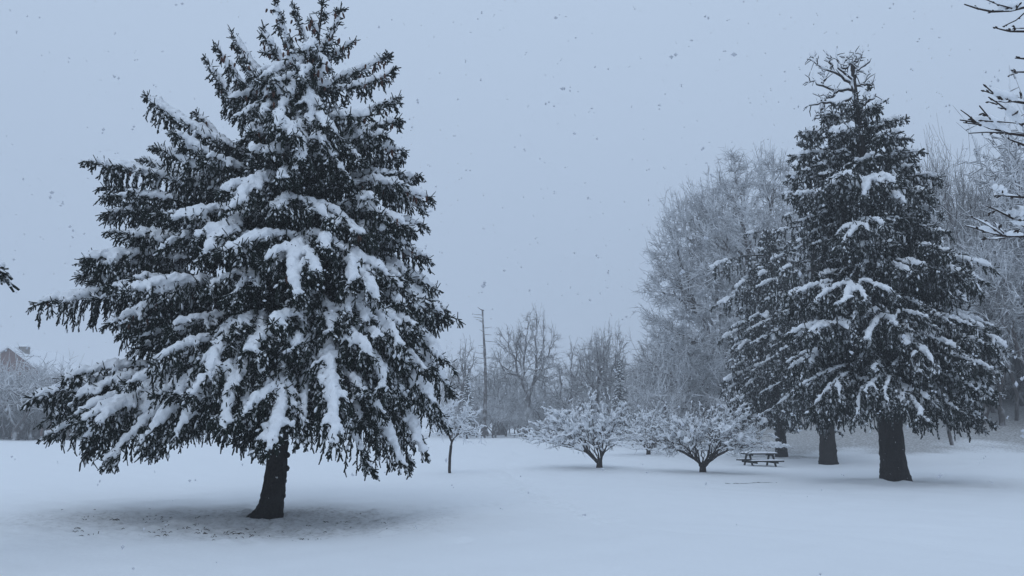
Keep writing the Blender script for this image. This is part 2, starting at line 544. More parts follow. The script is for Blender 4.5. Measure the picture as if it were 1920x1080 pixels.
            nc = int(n2 * m * 0.10 * min(max(heavy, 0.8), 1.5))
            if nc:
                q = rng.integers(0, len(a), nc)
                e = (b[q] - a[q]) * rng.uniform(0.5, 0.8, (nc, 1)); mid = (a[q] + b[q]) / 2 + np.array([0, -0.004, 0.010])
                clots.append((np.stack([mid - e * 0.7, mid, mid + e * 0.7], 1), rng.uniform(0.014, 0.034, (nc, 1)) * (tw_r / 0.0155) ** 0.7 * np.array([0.15, 1, 0.2])[None]))
    if clots:
        out['clots'] = (np.concatenate([c[0] for c in clots]), np.concatenate([c[1] for c in clots]), 3)
    if cones:
        a, _ = interp_poly(axes[0][0], rng.uniform(0.55, 0.97, cones))
        a = a + rng.normal(0, 1, (cones, 3)) * np.array([0.09, 0.09, 0.02]) + np.array([0, 0, -0.03])
        ln = rng.uniform(0.09, 0.15, cones)
        dn = unit(np.array([0, 0, -1.0]) + rng.normal(0, 0.15, (cones, 3)))
        ks = np.array([0, 0.15, 0.55, 0.85, 1.0])
        out['cones'].append((a[:, None] + dn[:, None] * (ln[:, None] * ks)[..., None], np.full((cones, 1), 0.021) * np.array([0.35, 1, 1.05, 0.7, 0.1])[None], 6))
    return out


REMESH = []            # (object, voxel)


def link_bough(data, root, loc, needle_mat, voxel, name='bough'):
    def mk(items):
        mb = MB()
        for (P, R, s) in items: mb.tubes(P - loc, R, s)
        return mb
    w = mk(data['wood']).build(name, M['bark'], root)
    mk(data['needles']).build('needles', needle_mat, w)
    if data['cones']: mk(data['cones']).build('cones', M['cone'], w)
    if data['snow']:
        s = mk(data['snow']).build('snow', M['snow'], w)
        REMESH.append((s, voxel, data.get('clots'), np.array(loc)))
    return w


def run_remesh():
    for (o, vx, _, _) in REMESH:
        md = o.modifiers.new('r', 'REMESH'); md.mode = 'VOXEL'; md.voxel_size = vx; md.use_smooth_shade = True
        s2 = o.modifiers.new('s', 'SMOOTH'); s2.factor = 0.5; s2.iterations = 2
    dg = bpy.context.evaluated_depsgraph_get()
    dg.update()
    for (o, vx, clots, loc) in REMESH:
        me = bpy.data.meshes.new_from_object(o.evaluated_get(dg))
        nv, npol = len(me.vertices), len(me.polygons)
        V = np.empty(nv * 3, np.float32); me.vertices.foreach_get('co', V)
        lt = np.empty(npol, np.int32); me.polygons.foreach_get('loop_total', lt)
        li = np.empty(len(me.loops), np.int32); me.loops.foreach_get('vertex_index', li)
        mb = MB()
        V = V.reshape(-1, 3)
        W = V + np.asarray(loc, np.float32)
        amp = vx * 0.42
        V = V + amp * np.stack([np.sin(W[:, 1] * 41 + 2 * np.sin(W[:, 2] * 29)), np.sin(W[:, 2] * 37 + 2 * np.sin(W[:, 0] * 31)),
                                np.sin(W[:, 0] * 43 + 2 * np.sin(W[:, 1] * 27)) + 0.7 * np.sin(W[:, 0] * 17 + W[:, 1] * 23)], -1)
        if npol and (lt == 4).all(): mb.add(V, li.reshape(-1, 4))
        elif npol:
            st = np.concatenate([[0], np.cumsum(lt)[:-1]])
            q = st[lt == 4][:, None] + np.arange(4); t = st[lt == 3][:, None] + np.arange(3)
            mb.add(V, li[q], li[t])
        if clots is not None: mb.tubes(clots[0] - loc, clots[1], clots[2])
        old = o.data
        o.modifiers.clear()
        o.data = mb.mesh('snow', M['snow'])
        bpy.data.meshes.remove(old); bpy.data.meshes.remove(me)
    REMESH.clear()


PENDING = []           # copies of fill boughs, made once their snow is finished


def fill_boughs(rng, root, loc, specs, classes, needle_mat, voxel):
    """specs (class, point on the axis, azimuth, length); classes: bough settings at a design length along +x"""
    seen = {}
    for (c, B, az, R) in specs:
        cl = classes[c]
        if c not in seen:
            Z = np.zeros(3)
            T = np.array([cl['R'], 0, cl['rise'] * cl['R']])
            d = bough(rng, Z, T, cl['arch'], cl['heavy'], cl['droop'], cl['detail'], cl.get('spread', 1.1), 0, 0.06, cl['sf'], cl['r'], cl.get('floor'))
            o = link_bough(d, root, Z, needle_mat, voxel)
            seen[c] = o
        else:
            o = None
        place = (tuple(B - loc), az, R / cl['R'])
        if o is None: PENDING.append((seen[c], root, place))
        else:
            o.location = place[0]; o.rotation_euler = (0, 0, az); o.scale = (place[2],) * 3


def flush_copies():
    for (src, root, (l, az, k)) in PENDING:
        c = copy_tree(src, root)
        c.location = l; c.rotation_euler = (0, 0, az); c.scale = (k, k, k)
    PENDING.clear()


def trunk_mesh(base, axis_pts, radii, rng, sides=40, flare=(), bumps=0.06, loc=None):
    """tapered, lumpy trunk; flare: list of (angle, gain, height)"""
    n = 90
    t = np.linspace(0, 1, n) ** 1.5
    AP = np.asarray(axis_pts, float)
    s = np.linspace(0, 1, len(AP))
    C = np.stack([np.interp(t, s, AP[:, k]) for k in range(3)], -1)
    R = np.interp(t, np.linspace(0, 1, len(radii)), radii)
    ang = np.arange(sides) * 2 * math.pi / sides
    z = C[:, 2] - C[0, 2]
    rad = R[:, None] * np.ones((1, sides))
    ph = rng.uniform(0, 6, 6)
    rad *= 1 + bumps * (np.sin(3 * ang[None] + ph[0] + z[:, None] * 0.8) + 0.7 * np.sin(5 * ang[None] + ph[1] - z[:, None] * 2.3) + 0.6 * np.sin(z[:, None] * 7 + ph[2] + 2 * ang[None]))
    rad *= 1 + 0.8 * bumps * rng.normal(0, 1, (n, sides))
    for (a, gain, h) in flare:
        rad += R[0] * gain * np.exp(-((np.angle(np.exp(1j * (ang - a)))) / 0.55) ** 2)[None] * np.exp(-np.clip(z, 0, None) / h)[:, None]
    V = np.empty((n, sides, 3))
    V[..., 0] = C[:, None, 0] + rad * np.cos(ang); V[..., 1] = C[:, None, 1] + rad * np.sin(ang); V[..., 2] = C[:, None, 2]
    V[0, :, 2] -= 0.12
    if loc is not None: V = V - loc
    idx = np.arange(n * sides).reshape(n, sides)
    a = idx[:-1]; b = np.roll(a, -1, 1); d = idx[1:]; c = np.roll(d, -1, 1)
    mb = MB(); mb.add(V.reshape(-1, 3), np.stack([a, b, c, d], -1).reshape(-1, 4))
    return mb


# ------------------------------------------------------------------ the near spruce on the left
def near_spruce():
    rng = np.random.default_rng(11)
    loc = S0.copy()
    root = empty('spruce_tree', loc)
    tag(root, 'large snow laden spruce in the foreground, drooping boughs almost reaching the ground', 'tree', 'spruce trees')
    Y = loc[1]
    axis_px = [(506, 968), (517, 880), (522, 800), (530, 650), (540, 480), (556, 320), (578, 170), (597, 70), (604, 12)]
    AX = np.array([pt(x, y, Y) for (x, y) in axis_px]); AX[0] = loc
    zs = AX[:, 2]

    def on_axis(z):
        return np.array([np.interp(z, zs, AX[:, 0]), Y, z])
    s = np.linspace(0, 1, 24) * (zs[-1] - zs[0]) + zs[0]
    axp = np.array([on_axis(z) for z in s])
    tr = trunk_mesh(loc, axp, [0.205, 0.19, 0.18, 0.165, 0.15, 0.12, 0.09, 0.05, 0.015], rng,
                    flare=[(math.pi + 0.25, 1.3, 0.16), (-0.5, 0.35, 0.2), (1.8, 0.4, 0.2), (-1.9, 0.25, 0.18)], bumps=0.045, loc=loc)
    # cut stubs and knots on the right side of the bare stem
    for (z, a, l) in ((0.35, 0.05, 0.03), (0.62, -0.3, 0.05), (0.85, 0.1, 0.05), (1.1, -0.1, 0.06), (1.32, -0.35, 0.05), (1.25, 3.0, 0.08), (0.5, -1.4, 0.03)):
        c = on_axis(loc[2] + z) - loc
        dv = np.array([math.cos(a), math.sin(a), 0.15])
        r0 = 0.21
        tr.tubes(np.array([c + dv * (r0 - 0.08), c + dv * (r0 - 0.01), c + dv * (r0 + l * 0.6), c + dv * (r0 + l)]), np.array([0.07, 0.065, 0.05, 0.012]), 8)
    tr.build('trunk', M['bark'], root)

    # (attach row, tip px, tip py, depth offset of the tip, arch, heavy, droop, cones)
    E = [
        # crown top
        (60, 604, -2, 0.0, 0.0, 0.25, 0.3, 0), (150, 514, 6, -0.25, -0.10, 0.75, 0.55, 8), (120, 556, 16, 0.2, -0.08, 0.7, 0.5, 8),
        (95, 640, 20, -0.2, -0.12, 0.55, 0.5, 8), (120, 664, 78, 0.4, -0.05, 0.7, 0.7, 8), (175, 494, 50, -0.7, -0.10, 1.0, 0.8, 10),
        (60, 585, 40, -0.4, -0.05, 0.8, 0.7, 8), (215, 430, 54, -0.2, -0.12, 1.0, 0.9, 12), (245, 404, 92, -0.5, -0.13, 1.0, 0.9, 8),
        (260, 381, 108, 0.3, -0.14, 0.9, 0.9, 8), (230, 452, 120, -0.9, -0.12, 1.1, 1.0, 8), (190, 545, 95, -1.0, -0.02, 1.2, 1.0, 12),
        (250, 520, 150, -1.3, -0.02, 1.25, 1.0, 8), (230, 600, 120, -1.0, 0.02, 1.1, 1.0, 12), (140, 620, 60, 0.5, -0.05, 0.8, 0.8, 0),
        (165, 728, 108, 0.0, 0.0, 0.9, 0.8, 10), (190, 736, 134, -0.3, -0.02, 0.9, 0.8, 8), (180, 690, 150, 0.6, 0.02, 0.9, 0.9, 0),
        (250, 752, 190, 0.1, -0.02, 0.9, 0.8, 10), (270, 745, 222, -0.5, -0.02, 0.9, 0.9, 8), (255, 690, 215, -1.0, 0.03, 1.1, 1.0, 0),
        (320, 757, 288, 0.0, 0.09, 1.1, 1.0, 8), (330, 720, 250, -0.9, 0.09, 1.2, 1.0, 0), (350, 745, 305, 0.6, 0.05, 0.9, 1.0, 0),
        (70, 548, 150, -0.9, 0.14, 1.0, 1.0, 8), (110, 520, 225, -1.25, 0.14, 1.0, 1.0, 6), (140, 580, 235, -1.2, 0.16, 1.0, 1.0, 0), (120, 492, 190, -1.0, 0.14, 1.0, 1.0, 6),
        (200, 545, 320, -1.7, 0.16, 1.1, 1.1, 0), (180, 460, 260, -1.2, 0.12, 1.0, 1.1, 0), (230, 620, 300, -1.4, 0.12, 1.0, 1.1, 0), (90, 615, 130, -0.7, 0.10, 0.9, 1.0, 8),
        (170, 430, 190, -0.6, 0.05, 1.0, 1.0, 6), (260, 650, 330, -1.3, 0.12, 1.1, 1.1, 0),
        # left side
        (320, 266, 176, 0.0, -0.06, 1.15, 0.9, 0), (330, 362, 212, 0.6, -0.08, 0.8, 0.9, 4), (360, 330, 255, -0.7, -0.06, 1.0, 1.0, 0),
        (390, 298, 284, -0.5, -0.02, 1.25, 1.0, 0), (410, 262, 296, 0.25, -0.01, 1.1, 1.0, 0), (400, 178, 312, 0.0, 0.02, 1.25, 1.0, 4),
        (440, 210, 362, 0.5, 0.02, 0.9, 1.0, 0), (450, 224, 398, 0.9, 0.02, 0.8, 1.0, 0), (480, 208, 436, -0.4, 0.03, 1.0, 1.0, 0),
        (470, 300, 400, -1.0, 0.05, 1.0, 1.1, 0), (520, 165, 482, 0.0, 0.03, 1.2, 1.0, 6), (545, 165, 522, 0.5, 0.02, 0.9, 0.8, 0),
        (560, 66, 580, -0.1, 0.05, 1.5, 1.0, 6), (560, 205, 545, -0.9, 0.06, 1.1, 1.0, 0), (585, 225, 630, 0.8, 0.05, 0.6, 1.0, 0),
        (545, 208, 610, -1.9, 0.10, 2.1, 0.9, 14), (640, 245, 660, -1.0, 0.05, 0.9, 1.1, 0),
        (700, 60, 742, -0.1, 0.05, 1.5, 1.0, 4), (690, 150, 735, 0.7, 0.05, 1.0, 0.8, 0), (715, 75, 790, 0.5, 0.06, 0.9, 1.1, 0),
        (690, 130, 750, -0.8, 0.06, 1.5, 0.9, 0), (700, 98, 818, -0.9, 0.10, 1.5, 1.0, 0), (690, 150, 835, -1.5, 0.15, 1.5, 1.0, 0),
        (690, 205, 870, -2.0, 0.15, 1.2, 1.1, 0), (680, 258, 832, -2.5, 0.13, 1.6, 1.0, 0), (700, 300, 850, -1.6, 0.12, 1.0, 1.1, 0),
        (660, 330, 740, -2.4, 0.12, 1.1, 1.1, 0), (700, 160, 850, 0.6, 0.13, 0.8, 1.1, 0), (710, 260, 850, 1.2, 0.12, 0.8, 1.0, 0),
        # front
        (300, 500, 290, -1.6, 0.06, 1.4, 1.1, 12), (310, 555, 300, -1.7, 0.08, 1.8, 1.1, 4), (260, 470, 250, -1.3, 0.0, 1.1, 1.1, 6),
        (340, 448, 395, -2.0, 0.16, 2.2, 0.9, 0), (410, 370, 490, -2.1, 0.17, 2.1, 0.9, 4), (380, 620, 420, -1.7, 0.10, 1.2, 1.2, 0),
        (370, 530, 400, -1.9, 0.06, 1.0, 1.3, 0), (455, 572, 560, -2.6, 0.16, 2.3, 1.0, 4), (470, 698, 578, -2.0, 0.21, 2.0, 1.0, 0),
        (440, 470, 480, -2.2, 0.08, 0.9, 1.2, 0), (430, 300, 470, -1.2, 0.10, 1.5, 1.0, 0), (500, 420, 560, -2.3, 0.10, 0.8, 1.2, 0),
        (600, 440, 650, -2.5, 0.08, 0.8, 1.1, 0), (610, 380, 720, -2.8, 0.14, 1.2, 1.1, 0), (655, 655, 850, -3.0, 0.24, 1.9, 1.0, 0),
        (660, 522, 850, -3.1, 0.12, 1.8, 0.8, 0), (655, 400, 810, -3.1, 0.18, 1.3, 1.1, 0), (660, 585, 830, -2.6, 0.20, 1.0, 1.1, 0),
        (650, 470, 790, -2.8, 0.16, 0.9, 1.1, 0), (660, 340, 830, -2.7, 0.16, 1.4, 1.1, 0),
        # right side
        (360, 808, 374, -0.1, 0.06, 1.1, 1.0, 10), (350, 785, 338, 0.3, 0.03, 1.0, 0.9, 10), (400, 770, 430, -0.8, 0.10, 1.4, 1.0, 6),
        (420, 796, 430, 0.3, 0.06, 1.0, 1.0, 6), (430, 700, 450, -1.5, 0.10, 1.2, 1.1, 6), (450, 802, 488, -0.2, 0.08, 1.2, 1.0, 6),
        (480, 815, 545, 0.2, 0.09, 1.1, 1.0, 0), (510, 800, 590, -0.8, 0.14, 1.4, 1.0, 0), (510, 838, 600, 0.0, 0.12, 1.3, 1.0, 4),
        (565, 852, 603, 0.4, 0.06, 0.7, 0.9, 0), (570, 845, 690, -0.2, 0.15, 1.5, 1.0, 0), (560, 770, 660, -1.6, 0.12, 1.4, 1.1, 0),
        (600, 850, 740, 0.3, 0.14, 1.1, 1.0, 0), (610, 815, 770, -1.0, 0.18, 1.5, 1.0, 0), (620, 715, 740, -2.2, 0.18, 1.6, 1.1, 0),
        (630, 800, 850, -0.8, 0.18, 1.3, 1.1, 0), (640, 745, 885, -1.6, 0.18, 1.2, 1.2, 0), (650, 695, 880, -1.8, 0.16, 1.0, 1.2, 0),
        (640, 835, 800, 0.7, 0.14, 1.0, 1.0, 0), (660, 770, 870, 0.8, 0.14, 0.8, 1.1, 0), (660, 700, 840, 1.2, 0.12, 0.7, 1.0, 0),
        (600, 640, 720, -2.3, 0.10, 0.9, 1.2, 0), (540, 660, 620, -2.0, 0.08, 0.8, 1.2, 0),
    ]
    for (ar, tx, ty, dy, arch, heavy, droop, cn) in E:
        if ar < 100: zB = np.interp(0.55, [0, 1], [zs[-3], zs[-2]]) if ar > 70 else zs[-2]
        else: zB = pt(530, ar, Y)[2]
        zB = min(zB, zs[-1] - 0.35)
        B = on_axis(zB)
        T = pt(tx, ty, Y + dy)
        if T[2] < 0.62: T[2] = 0.62
        if ty > 640 and tx > 180: arch += 0.05
        if tx < 300 or tx > 730 or ty < 330: heavy *= 1.28
        fl = pt(tx, min(max(ty + 30, 850), 905), Y + dy)[2]
        data = bough(rng, B, T, arch, heavy, droop, (0.72 if dy < 0.4 else 0.6) if (ty > 330 or dy < -0.6) else 1.0, 1.0 if ty > 150 else 0.75, cn, 0.12, np.interp(ty, [0, 200, 500], [0.12, 0.30, 0.42]), 0.0150, fl, ty > 330 or dy < -0.6)
        link_bough(data, root, loc, M['needle'], 0.045)
    # hidden sides and the inside of the crown
    low = dict(R=2.6, rise=-0.25, arch=0.10, heavy=0.35, droop=1.1, detail=0.42, sf=0.7, r=0.021, floor=-1.0)
    mid = dict(R=2.2, rise=-0.10, arch=0.08, heavy=0.4, droop=1.1, detail=0.42, sf=0.68, r=0.021, floor=-1.1)
    high = dict(R=1.4, rise=0.15, arch=-0.05, heavy=0.8, droop=1.1, detail=0.55, sf=0.35, r=0.018)
    top = dict(R=0.8, rise=0.6, arch=-0.06, heavy=0.7, droop=0.9, detail=0.8, sf=0.25, r=0.015)
    classes = [low] * 4 + [mid] * 4 + [high] * 5 + [top] * 3
    specs = []
    for k in range(66):
        z = loc[2] + 1.9 + 6.3 * (k / 66.0) ** 1.05 + rng.uniform(-0.1, 0.1)
        rel = (z - loc[2] - 1.9) / 7.5
        R = (3.5 * (1 - rel) ** 0.75 + 0.25) * rng.uniform(0.6, 0.9)
        front = k % 4 == 0
        a = -rng.uniform(0.2, 0.8) * math.pi if front else rng.uniform(0.10, 0.90) * math.pi
        R *= (0.62 if front else 0.85) * (1.12 if math.cos(a) < 0 else 0.85)
        specs.append(((int(rng.integers(0, 4)) if rel < 0.3 else int(rng.integers(4, 8)) if rel < 0.6 else int(rng.integers(8, 13))), on_axis(z), a, R))
    for k in range(46):
        z = loc[2] + 4.6 + 4.3 * (k / 46.0)
        rel = (z - loc[2] - 4.6) / 4.3
        R = (1.7 * (1 - rel) ** 0.8 + 0.25) * rng.uniform(0.7, 1.0)
        specs.append(((int(rng.integers(8, 13)) if rel < 0.65 else int(rng.integers(13, 16))), on_axis(z), k * 2.399 + rng.uniform(-0.3, 0.3), R))
    fill_boughs(rng, root, loc, specs, classes, M['needle'], 0.05)
    return root


near_spruce()

# ------------------------------------------------------------------ the old spruces on the right
def old_spruce():
    rng = np.random.default_rng(23)
    loc = A0.copy(); Y = loc[1]
    root = empty('spruce_tree', loc)
    tag(root, 'tall old spruce on the right with a bare dead crown and thick trunk', 'tree', 'spruce trees')
    top = pt(1603, 96, Y)
    H = top[2] - loc[2]
    AXx = [loc[0], top[0]]

    def on_axis(z):
        f = (z - loc[2]) / H
        return np.array([loc[0] + (top[0] - loc[0]) * f + 0.12 * math.sin(f * 5), Y, z])
    axp = np.array([on_axis(loc[2] + H * f) for f in np.linspace(0, 0.97, 24)])
    trunk_mesh(loc, axp, [0.355, 0.325, 0.315, 0.30, 0.27, 0.24, 0.19, 0.13, 0.09, 0.05], rng, sides=44,
               flare=[(-0.25, 0.40, 0.38), (math.pi, 0.16, 0.22), (-1.7, 0.14, 0.22), (1.5, 0.25, 0.4)], bumps=0.05, loc=loc).build('trunk', M['bark'], root)
    # boughs on the outline and the snow loaded ones
    E = [
        (205, 1628, 168, -0.2, -0.04, 1.0, 0.7), (212, 1566, 196, -0.4, -0.02, 1.0, 0.8), (208, 1650, 205, -0.5, 0.02, 1.2, 0.9), (210, 1600, 180, -0.6, 0.0, 1.0, 0.8),
        (250, 1500, 252, -0.3, 0.03, 1.3, 1.0), (270, 1487, 300, 0.3, 0.02, 1.3, 1.0), (230, 1545, 215, -0.5, 0.0, 1.3, 0.9), (235, 1560, 255, -1.2, 0.05, 1.5, 1.0),
        (215, 1660, 190, -0.3, 0.0, 1.3, 0.9), (240, 1700, 225, 0.0, 0.02, 1.3, 1.0), (260, 1690, 250, -0.8, 0.04, 1.4, 1.0), (300, 1722, 300, -0.3, 0.03, 1.2, 1.0),
        (330, 1765, 340, 0.0, 0.03, 1.2, 1.0), (350, 1750, 372, -0.5, 0.04, 1.3, 1.0), (380, 1760, 410, 0.4, 0.05, 1.1, 1.0), (430, 1745, 430, 0.8, 0.05, 1.0, 1.0),
        (330, 1480, 330, 0.2, 0.05, 1.0, 1.0), (360, 1480, 372, -0.4, 0.05, 1.1, 1.0), (400, 1490, 420, 0.4, 0.06, 1.0, 1.0),
        (340, 1620, 372, -2.1, 0.14, 1.9, 1.0), (360, 1690, 385, -1.9, 0.12, 1.7, 1.0), (330, 1560, 350, -2.0, 0.08, 0.9, 1.1), (420, 1580, 460, -2.6, 0.1, 1.0, 1.1),
        (460, 1800, 520, 0.3, 0.08, 1.1, 1.0), (480, 1848, 552, -0.3, 0.12, 1.9, 1.0), (500, 1790, 480, 1.0, 0.06, 0.9, 1.0), (520, 1820, 575, -1.0, 0.12, 1.5, 1.0),
        (500, 1700, 520, -2.6, 0.1, 1.0, 1.2), (560, 1880, 690, 0.0, 0.14, 1.6, 1.0), (560, 1840, 640, 0.8, 0.1, 1.3, 1.0), (590, 1862, 752, -0.9, 0.16, 1.9, 1.0),
        (620, 1830, 760, 0.4, 0.12, 1.0, 1.1), (640, 1790, 770, -1.6, 0.14, 1.2, 1.1), (700, 1836, 805, -0.6, 0.06, 0.6, 0.5), (600, 1740, 690, -2.8, 0.12, 1.2, 1.2),
        (640, 1500, 630, -2.6, 0.1, 1.3, 1.0), (560, 1470, 560, -1.5, 0.08, 1.2, 1.0), (640, 1470, 700, -1.0, 0.1, 1.0, 1.1), (680, 1540, 770, -2.6, 0.12, 0.9, 1.2),
        (690, 1620, 790, -3.0, 0.12, 0.9, 1.2), (690, 1720, 790, -2.7, 0.12, 1.0, 1.2), (600, 1640, 640, -3.2, 0.12, 1.3, 1.1), (540, 1560, 580, -3.0, 0.12, 1.2, 1.1),
    ]
    for (ar, tx, ty, dy, arch, heavy, droop) in E:
        z = pt(1640, ar, Y)[2]
        data = bough(rng, on_axis(z), pt(tx, ty, Y + dy), arch, heavy, droop, 0.42, 1.1, 0, 0.12, 0.55, 0.024, 1.6)
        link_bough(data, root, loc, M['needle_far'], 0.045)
    low = dict(R=3.0, rise=-0.36, arch=0.07, heavy=0.9, droop=1.25, detail=0.34, spread=1.2, sf=0.6, r=0.030, floor=-1.9)
    mid = dict(R=2.5, rise=-0.22, arch=0.07, heavy=0.9, droop=1.25, detail=0.34, spread=1.2, sf=0.6, r=0.030)
    high = dict(R=1.5, rise=0.0, arch=0.04, heavy=1.25, droop=1.2, detail=0.42, spread=1.2, sf=0.45, r=0.027)
    classes = [low] * 6 + [mid] * 6 + [high] * 5
    specs = []
    for k in range(110):
        f = (k + 0.5) / 110
        z = loc[2] + 2.6 + (H * 0.86 - 2.6) * f
        R = np.interp(f, [0, 0.25, 0.5, 0.75, 1], [3.0, 3.0, 2.5, 1.9, 1.0]) * rng.uniform(0.6, 1.0)
        c = int(rng.integers(0, 6)) if f < 0.35 else int(rng.integers(6, 12)) if f < 0.72 else int(rng.integers(12, 17))
        specs.append((c, on_axis(z), k * 2.399 + rng.uniform(-0.4, 0.4), R))
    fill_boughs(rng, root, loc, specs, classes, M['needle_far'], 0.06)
    # dead, twisted crown branches
    mb, sn = MB(), MB()
    dead = [
        [(1603, 190), (1598, 150), (1575, 130), (1568, 108), (1570, 88)], [(1600, 160), (1580, 142), (1555, 130), (1530, 118), (1514, 110)],
        [(1598, 168), (1570, 172), (1540, 160), (1525, 152), (1508, 160)], [(1600, 185), (1565, 195), (1545, 190), (1520, 200), (1508, 200)],
        [(1602, 150), (1608, 132), (1620, 126), (1628, 112)], [(1601, 140), (1596, 122), (1604, 108), (1603, 96)],
        [(1604, 165), (1618, 158), (1626, 140), (1634, 128)], [(1560, 128), (1556, 116), (1552, 98)], [(1540, 160), (1548, 145), (1538, 138)],
        [(1604, 200), (1630, 190), (1645, 178)], [(1545, 190), (1536, 212), (1524, 225)], [(1602, 210), (1572, 216), (1548, 208), (1534, 215)],
        [(1606, 130), (1590, 118), (1584, 104)], [(1600, 120), (1612, 112), (1616, 100)], [(1575, 130), (1590, 128), (1598, 112)],
        [(1570, 172), (1558, 184), (1544, 178)], [(1620, 158), (1634, 160), (1640, 150)], [(1530, 118), (1526, 108), (1519, 104)],
    ]
    for pl in dead:
        dy = rng.uniform(-0.5, 0.5)
        n = 12
        q = np.array(pl, float); s = np.linspace(0, 1, len(q)); t = np.linspace(0, 1, n)
        xs, ys = np.interp(t, s, q[:, 0]), np.interp(t, s, q[:, 1])
        P = np.array([pt(x + rng.normal(0, 1.5), y + rng.normal(0, 1.5), Y + dy * tt) for x, y, tt in zip(xs, ys, t)]) - loc
        R = np.linspace(0.045, 0.013, n)
        mb.tubes(P, R, 5)
        W = 0.04 * rng.uniform(0.5, 1.2, n); W[0] = W[-1] = 0.004
        sn.tubes(P + np.array([0, 0, 1]) * (R + W * 0.3)[:, None], W, 6)
        for _ in range(8):
            i = rng.integers(3, n - 1)
            dv = unit(rng.normal(0, 1, 3) + np.array([0, 0, 0.4])) * rng.uniform(0.12, 0.42)
            p = P[i]
            b2 = np.array([p, p + dv * 0.5 + rng.normal(0, 0.03, 3), p + dv])
            mb.tubes(b2, np.array([0.018, 0.014, 0.007]), 4)
            sn.tubes(b2 + np.array([0, 0, 0.018]), np.array([0.004, 0.02, 0.004]), 5)
    o = mb.build('dead_top', M['bark'], root)
    sn.build('snow', M['snow'], o)


def plain_spruce(seed, loc, H, R0, label, clear, n, trunk_r, tips=(), heavy=0.9):
    """a spruce farther back: trunk, crown, branches and snow as single parts"""
    rng = np.random.default_rng(seed)
    root = empty('spruce_tree', loc)
    tag(root, label, 'tree', 'spruce trees')

    def on_axis(z): return np.array([loc[0], loc[1], z])
    axp = np.array([on_axis(loc[2] + H * f) for f in np.linspace(0, 0.98, 20)])
    trunk_mesh(loc, axp, [trunk_r * 1.1, trunk_r * 0.9, trunk_r * 0.8, trunk_r * 0.6, trunk_r * 0.35, 0.03], rng, sides=32,
               flare=[(0.3, 0.35, 0.35), (2.6, 0.3, 0.3), (-1.6, 0.25, 0.3)], bumps=0.05, loc=loc).build('trunk', M['bark'], root)
    W, N, S, C = MB(), MB(), MB(), MB()
    jobs = []
    for (tx, ty, dy, hv) in tips:
        T = pt(tx, ty, loc[1] + dy)
        d = math.hypot(T[0] - loc[0], T[1] - loc[1])
        jobs.append((on_axis(min(T[2] + 0.25 * d, loc[2] + H * 0.97)), T, 0.10, hv))
    for k in range(n):
        f = (k + 0.5) / n
        z = loc[2] + clear + (H * 0.98 - clear) * f
        R = R0 * (np.interp(f, [0, 0.2, 0.5, 0.8, 1], [0.95, 1.0, 0.78, 0.45, 0.10])) * rng.uniform(0.65, 1.0)
        a = k * 2.399 + rng.uniform(-0.4, 0.4)
        B = on_axis(z)
        T = B + np.array([math.cos(a) * R, math.sin(a) * R, -R * np.interp(f, [0, 0.5, 0.85, 1], [0.42, 0.3, 0.05, -0.5])])
        jobs.append((B, T, 0.07, heavy * (0.95 if f < 0.4 else 1.25)))
    for (B, T, arch, hv) in jobs:
        d = bough(rng, B, T, arch, hv, 1.2, 0.28, 1.2, 0, 0.10, 0.6, 0.036, loc[2] + 1.4, False)
        for (P, R, s) in d['wood']: W.tubes(P - loc, R, 3)
        for (P, R, s) in d['needles']: N.tubes(P - loc, R, 3)
        for (P, R, s) in d['snow']: S.tubes(P - loc, R * 1.15, 5)
        if d.get('clots') is not None: C.tubes(d['clots'][0] - loc, d['clots'][1] * 1.5, 4)
    W.build('branches', M['bark'], root)
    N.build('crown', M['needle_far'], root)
    s = S.build('snow', M['snow'], root)
    REMESH.append((s, 0.06, None, np.array(loc)))
    C.build('snow_clots', M['snow'], root)
    return root


old_spruce()
plain_spruce(31, B0, 15.6, 3.5, 'spruce with a bare lower trunk between the thick trunk and the picnic table', 3.0, 95, 0.31,
             tips=[(1480, 560, -2.0, 1.6), (1490, 470, -1.0, 1.4), (1500, 650, -2.2, 1.4), (1485, 690, -1.5, 1.2)])
plain_spruce(37, C0, 11.9, 3.5, 'shorter spruce standing right behind the picnic table, snow tufts on its left tips', 2.4, 125, 0.25,
             tips=[(1326, 508, -0.6, 2.0), (1345, 575, -1.0, 1.7), (1400, 440, 0.0, 1.8), (1370, 545, -1.8, 1.8), (1350, 640, -1.0, 1.7), (1352, 720, -0.8, 1.6),
                   (1440, 600, -2.4, 1.6), (1455, 640, -2.4, 1.4), (1380, 660, -2.2, 1.3), (1410, 700, -2.2, 1.0), (1362, 760, -1.2, 1.2), (1420, 520, -1.8, 1.6)])
run_remesh()
flush_copies()


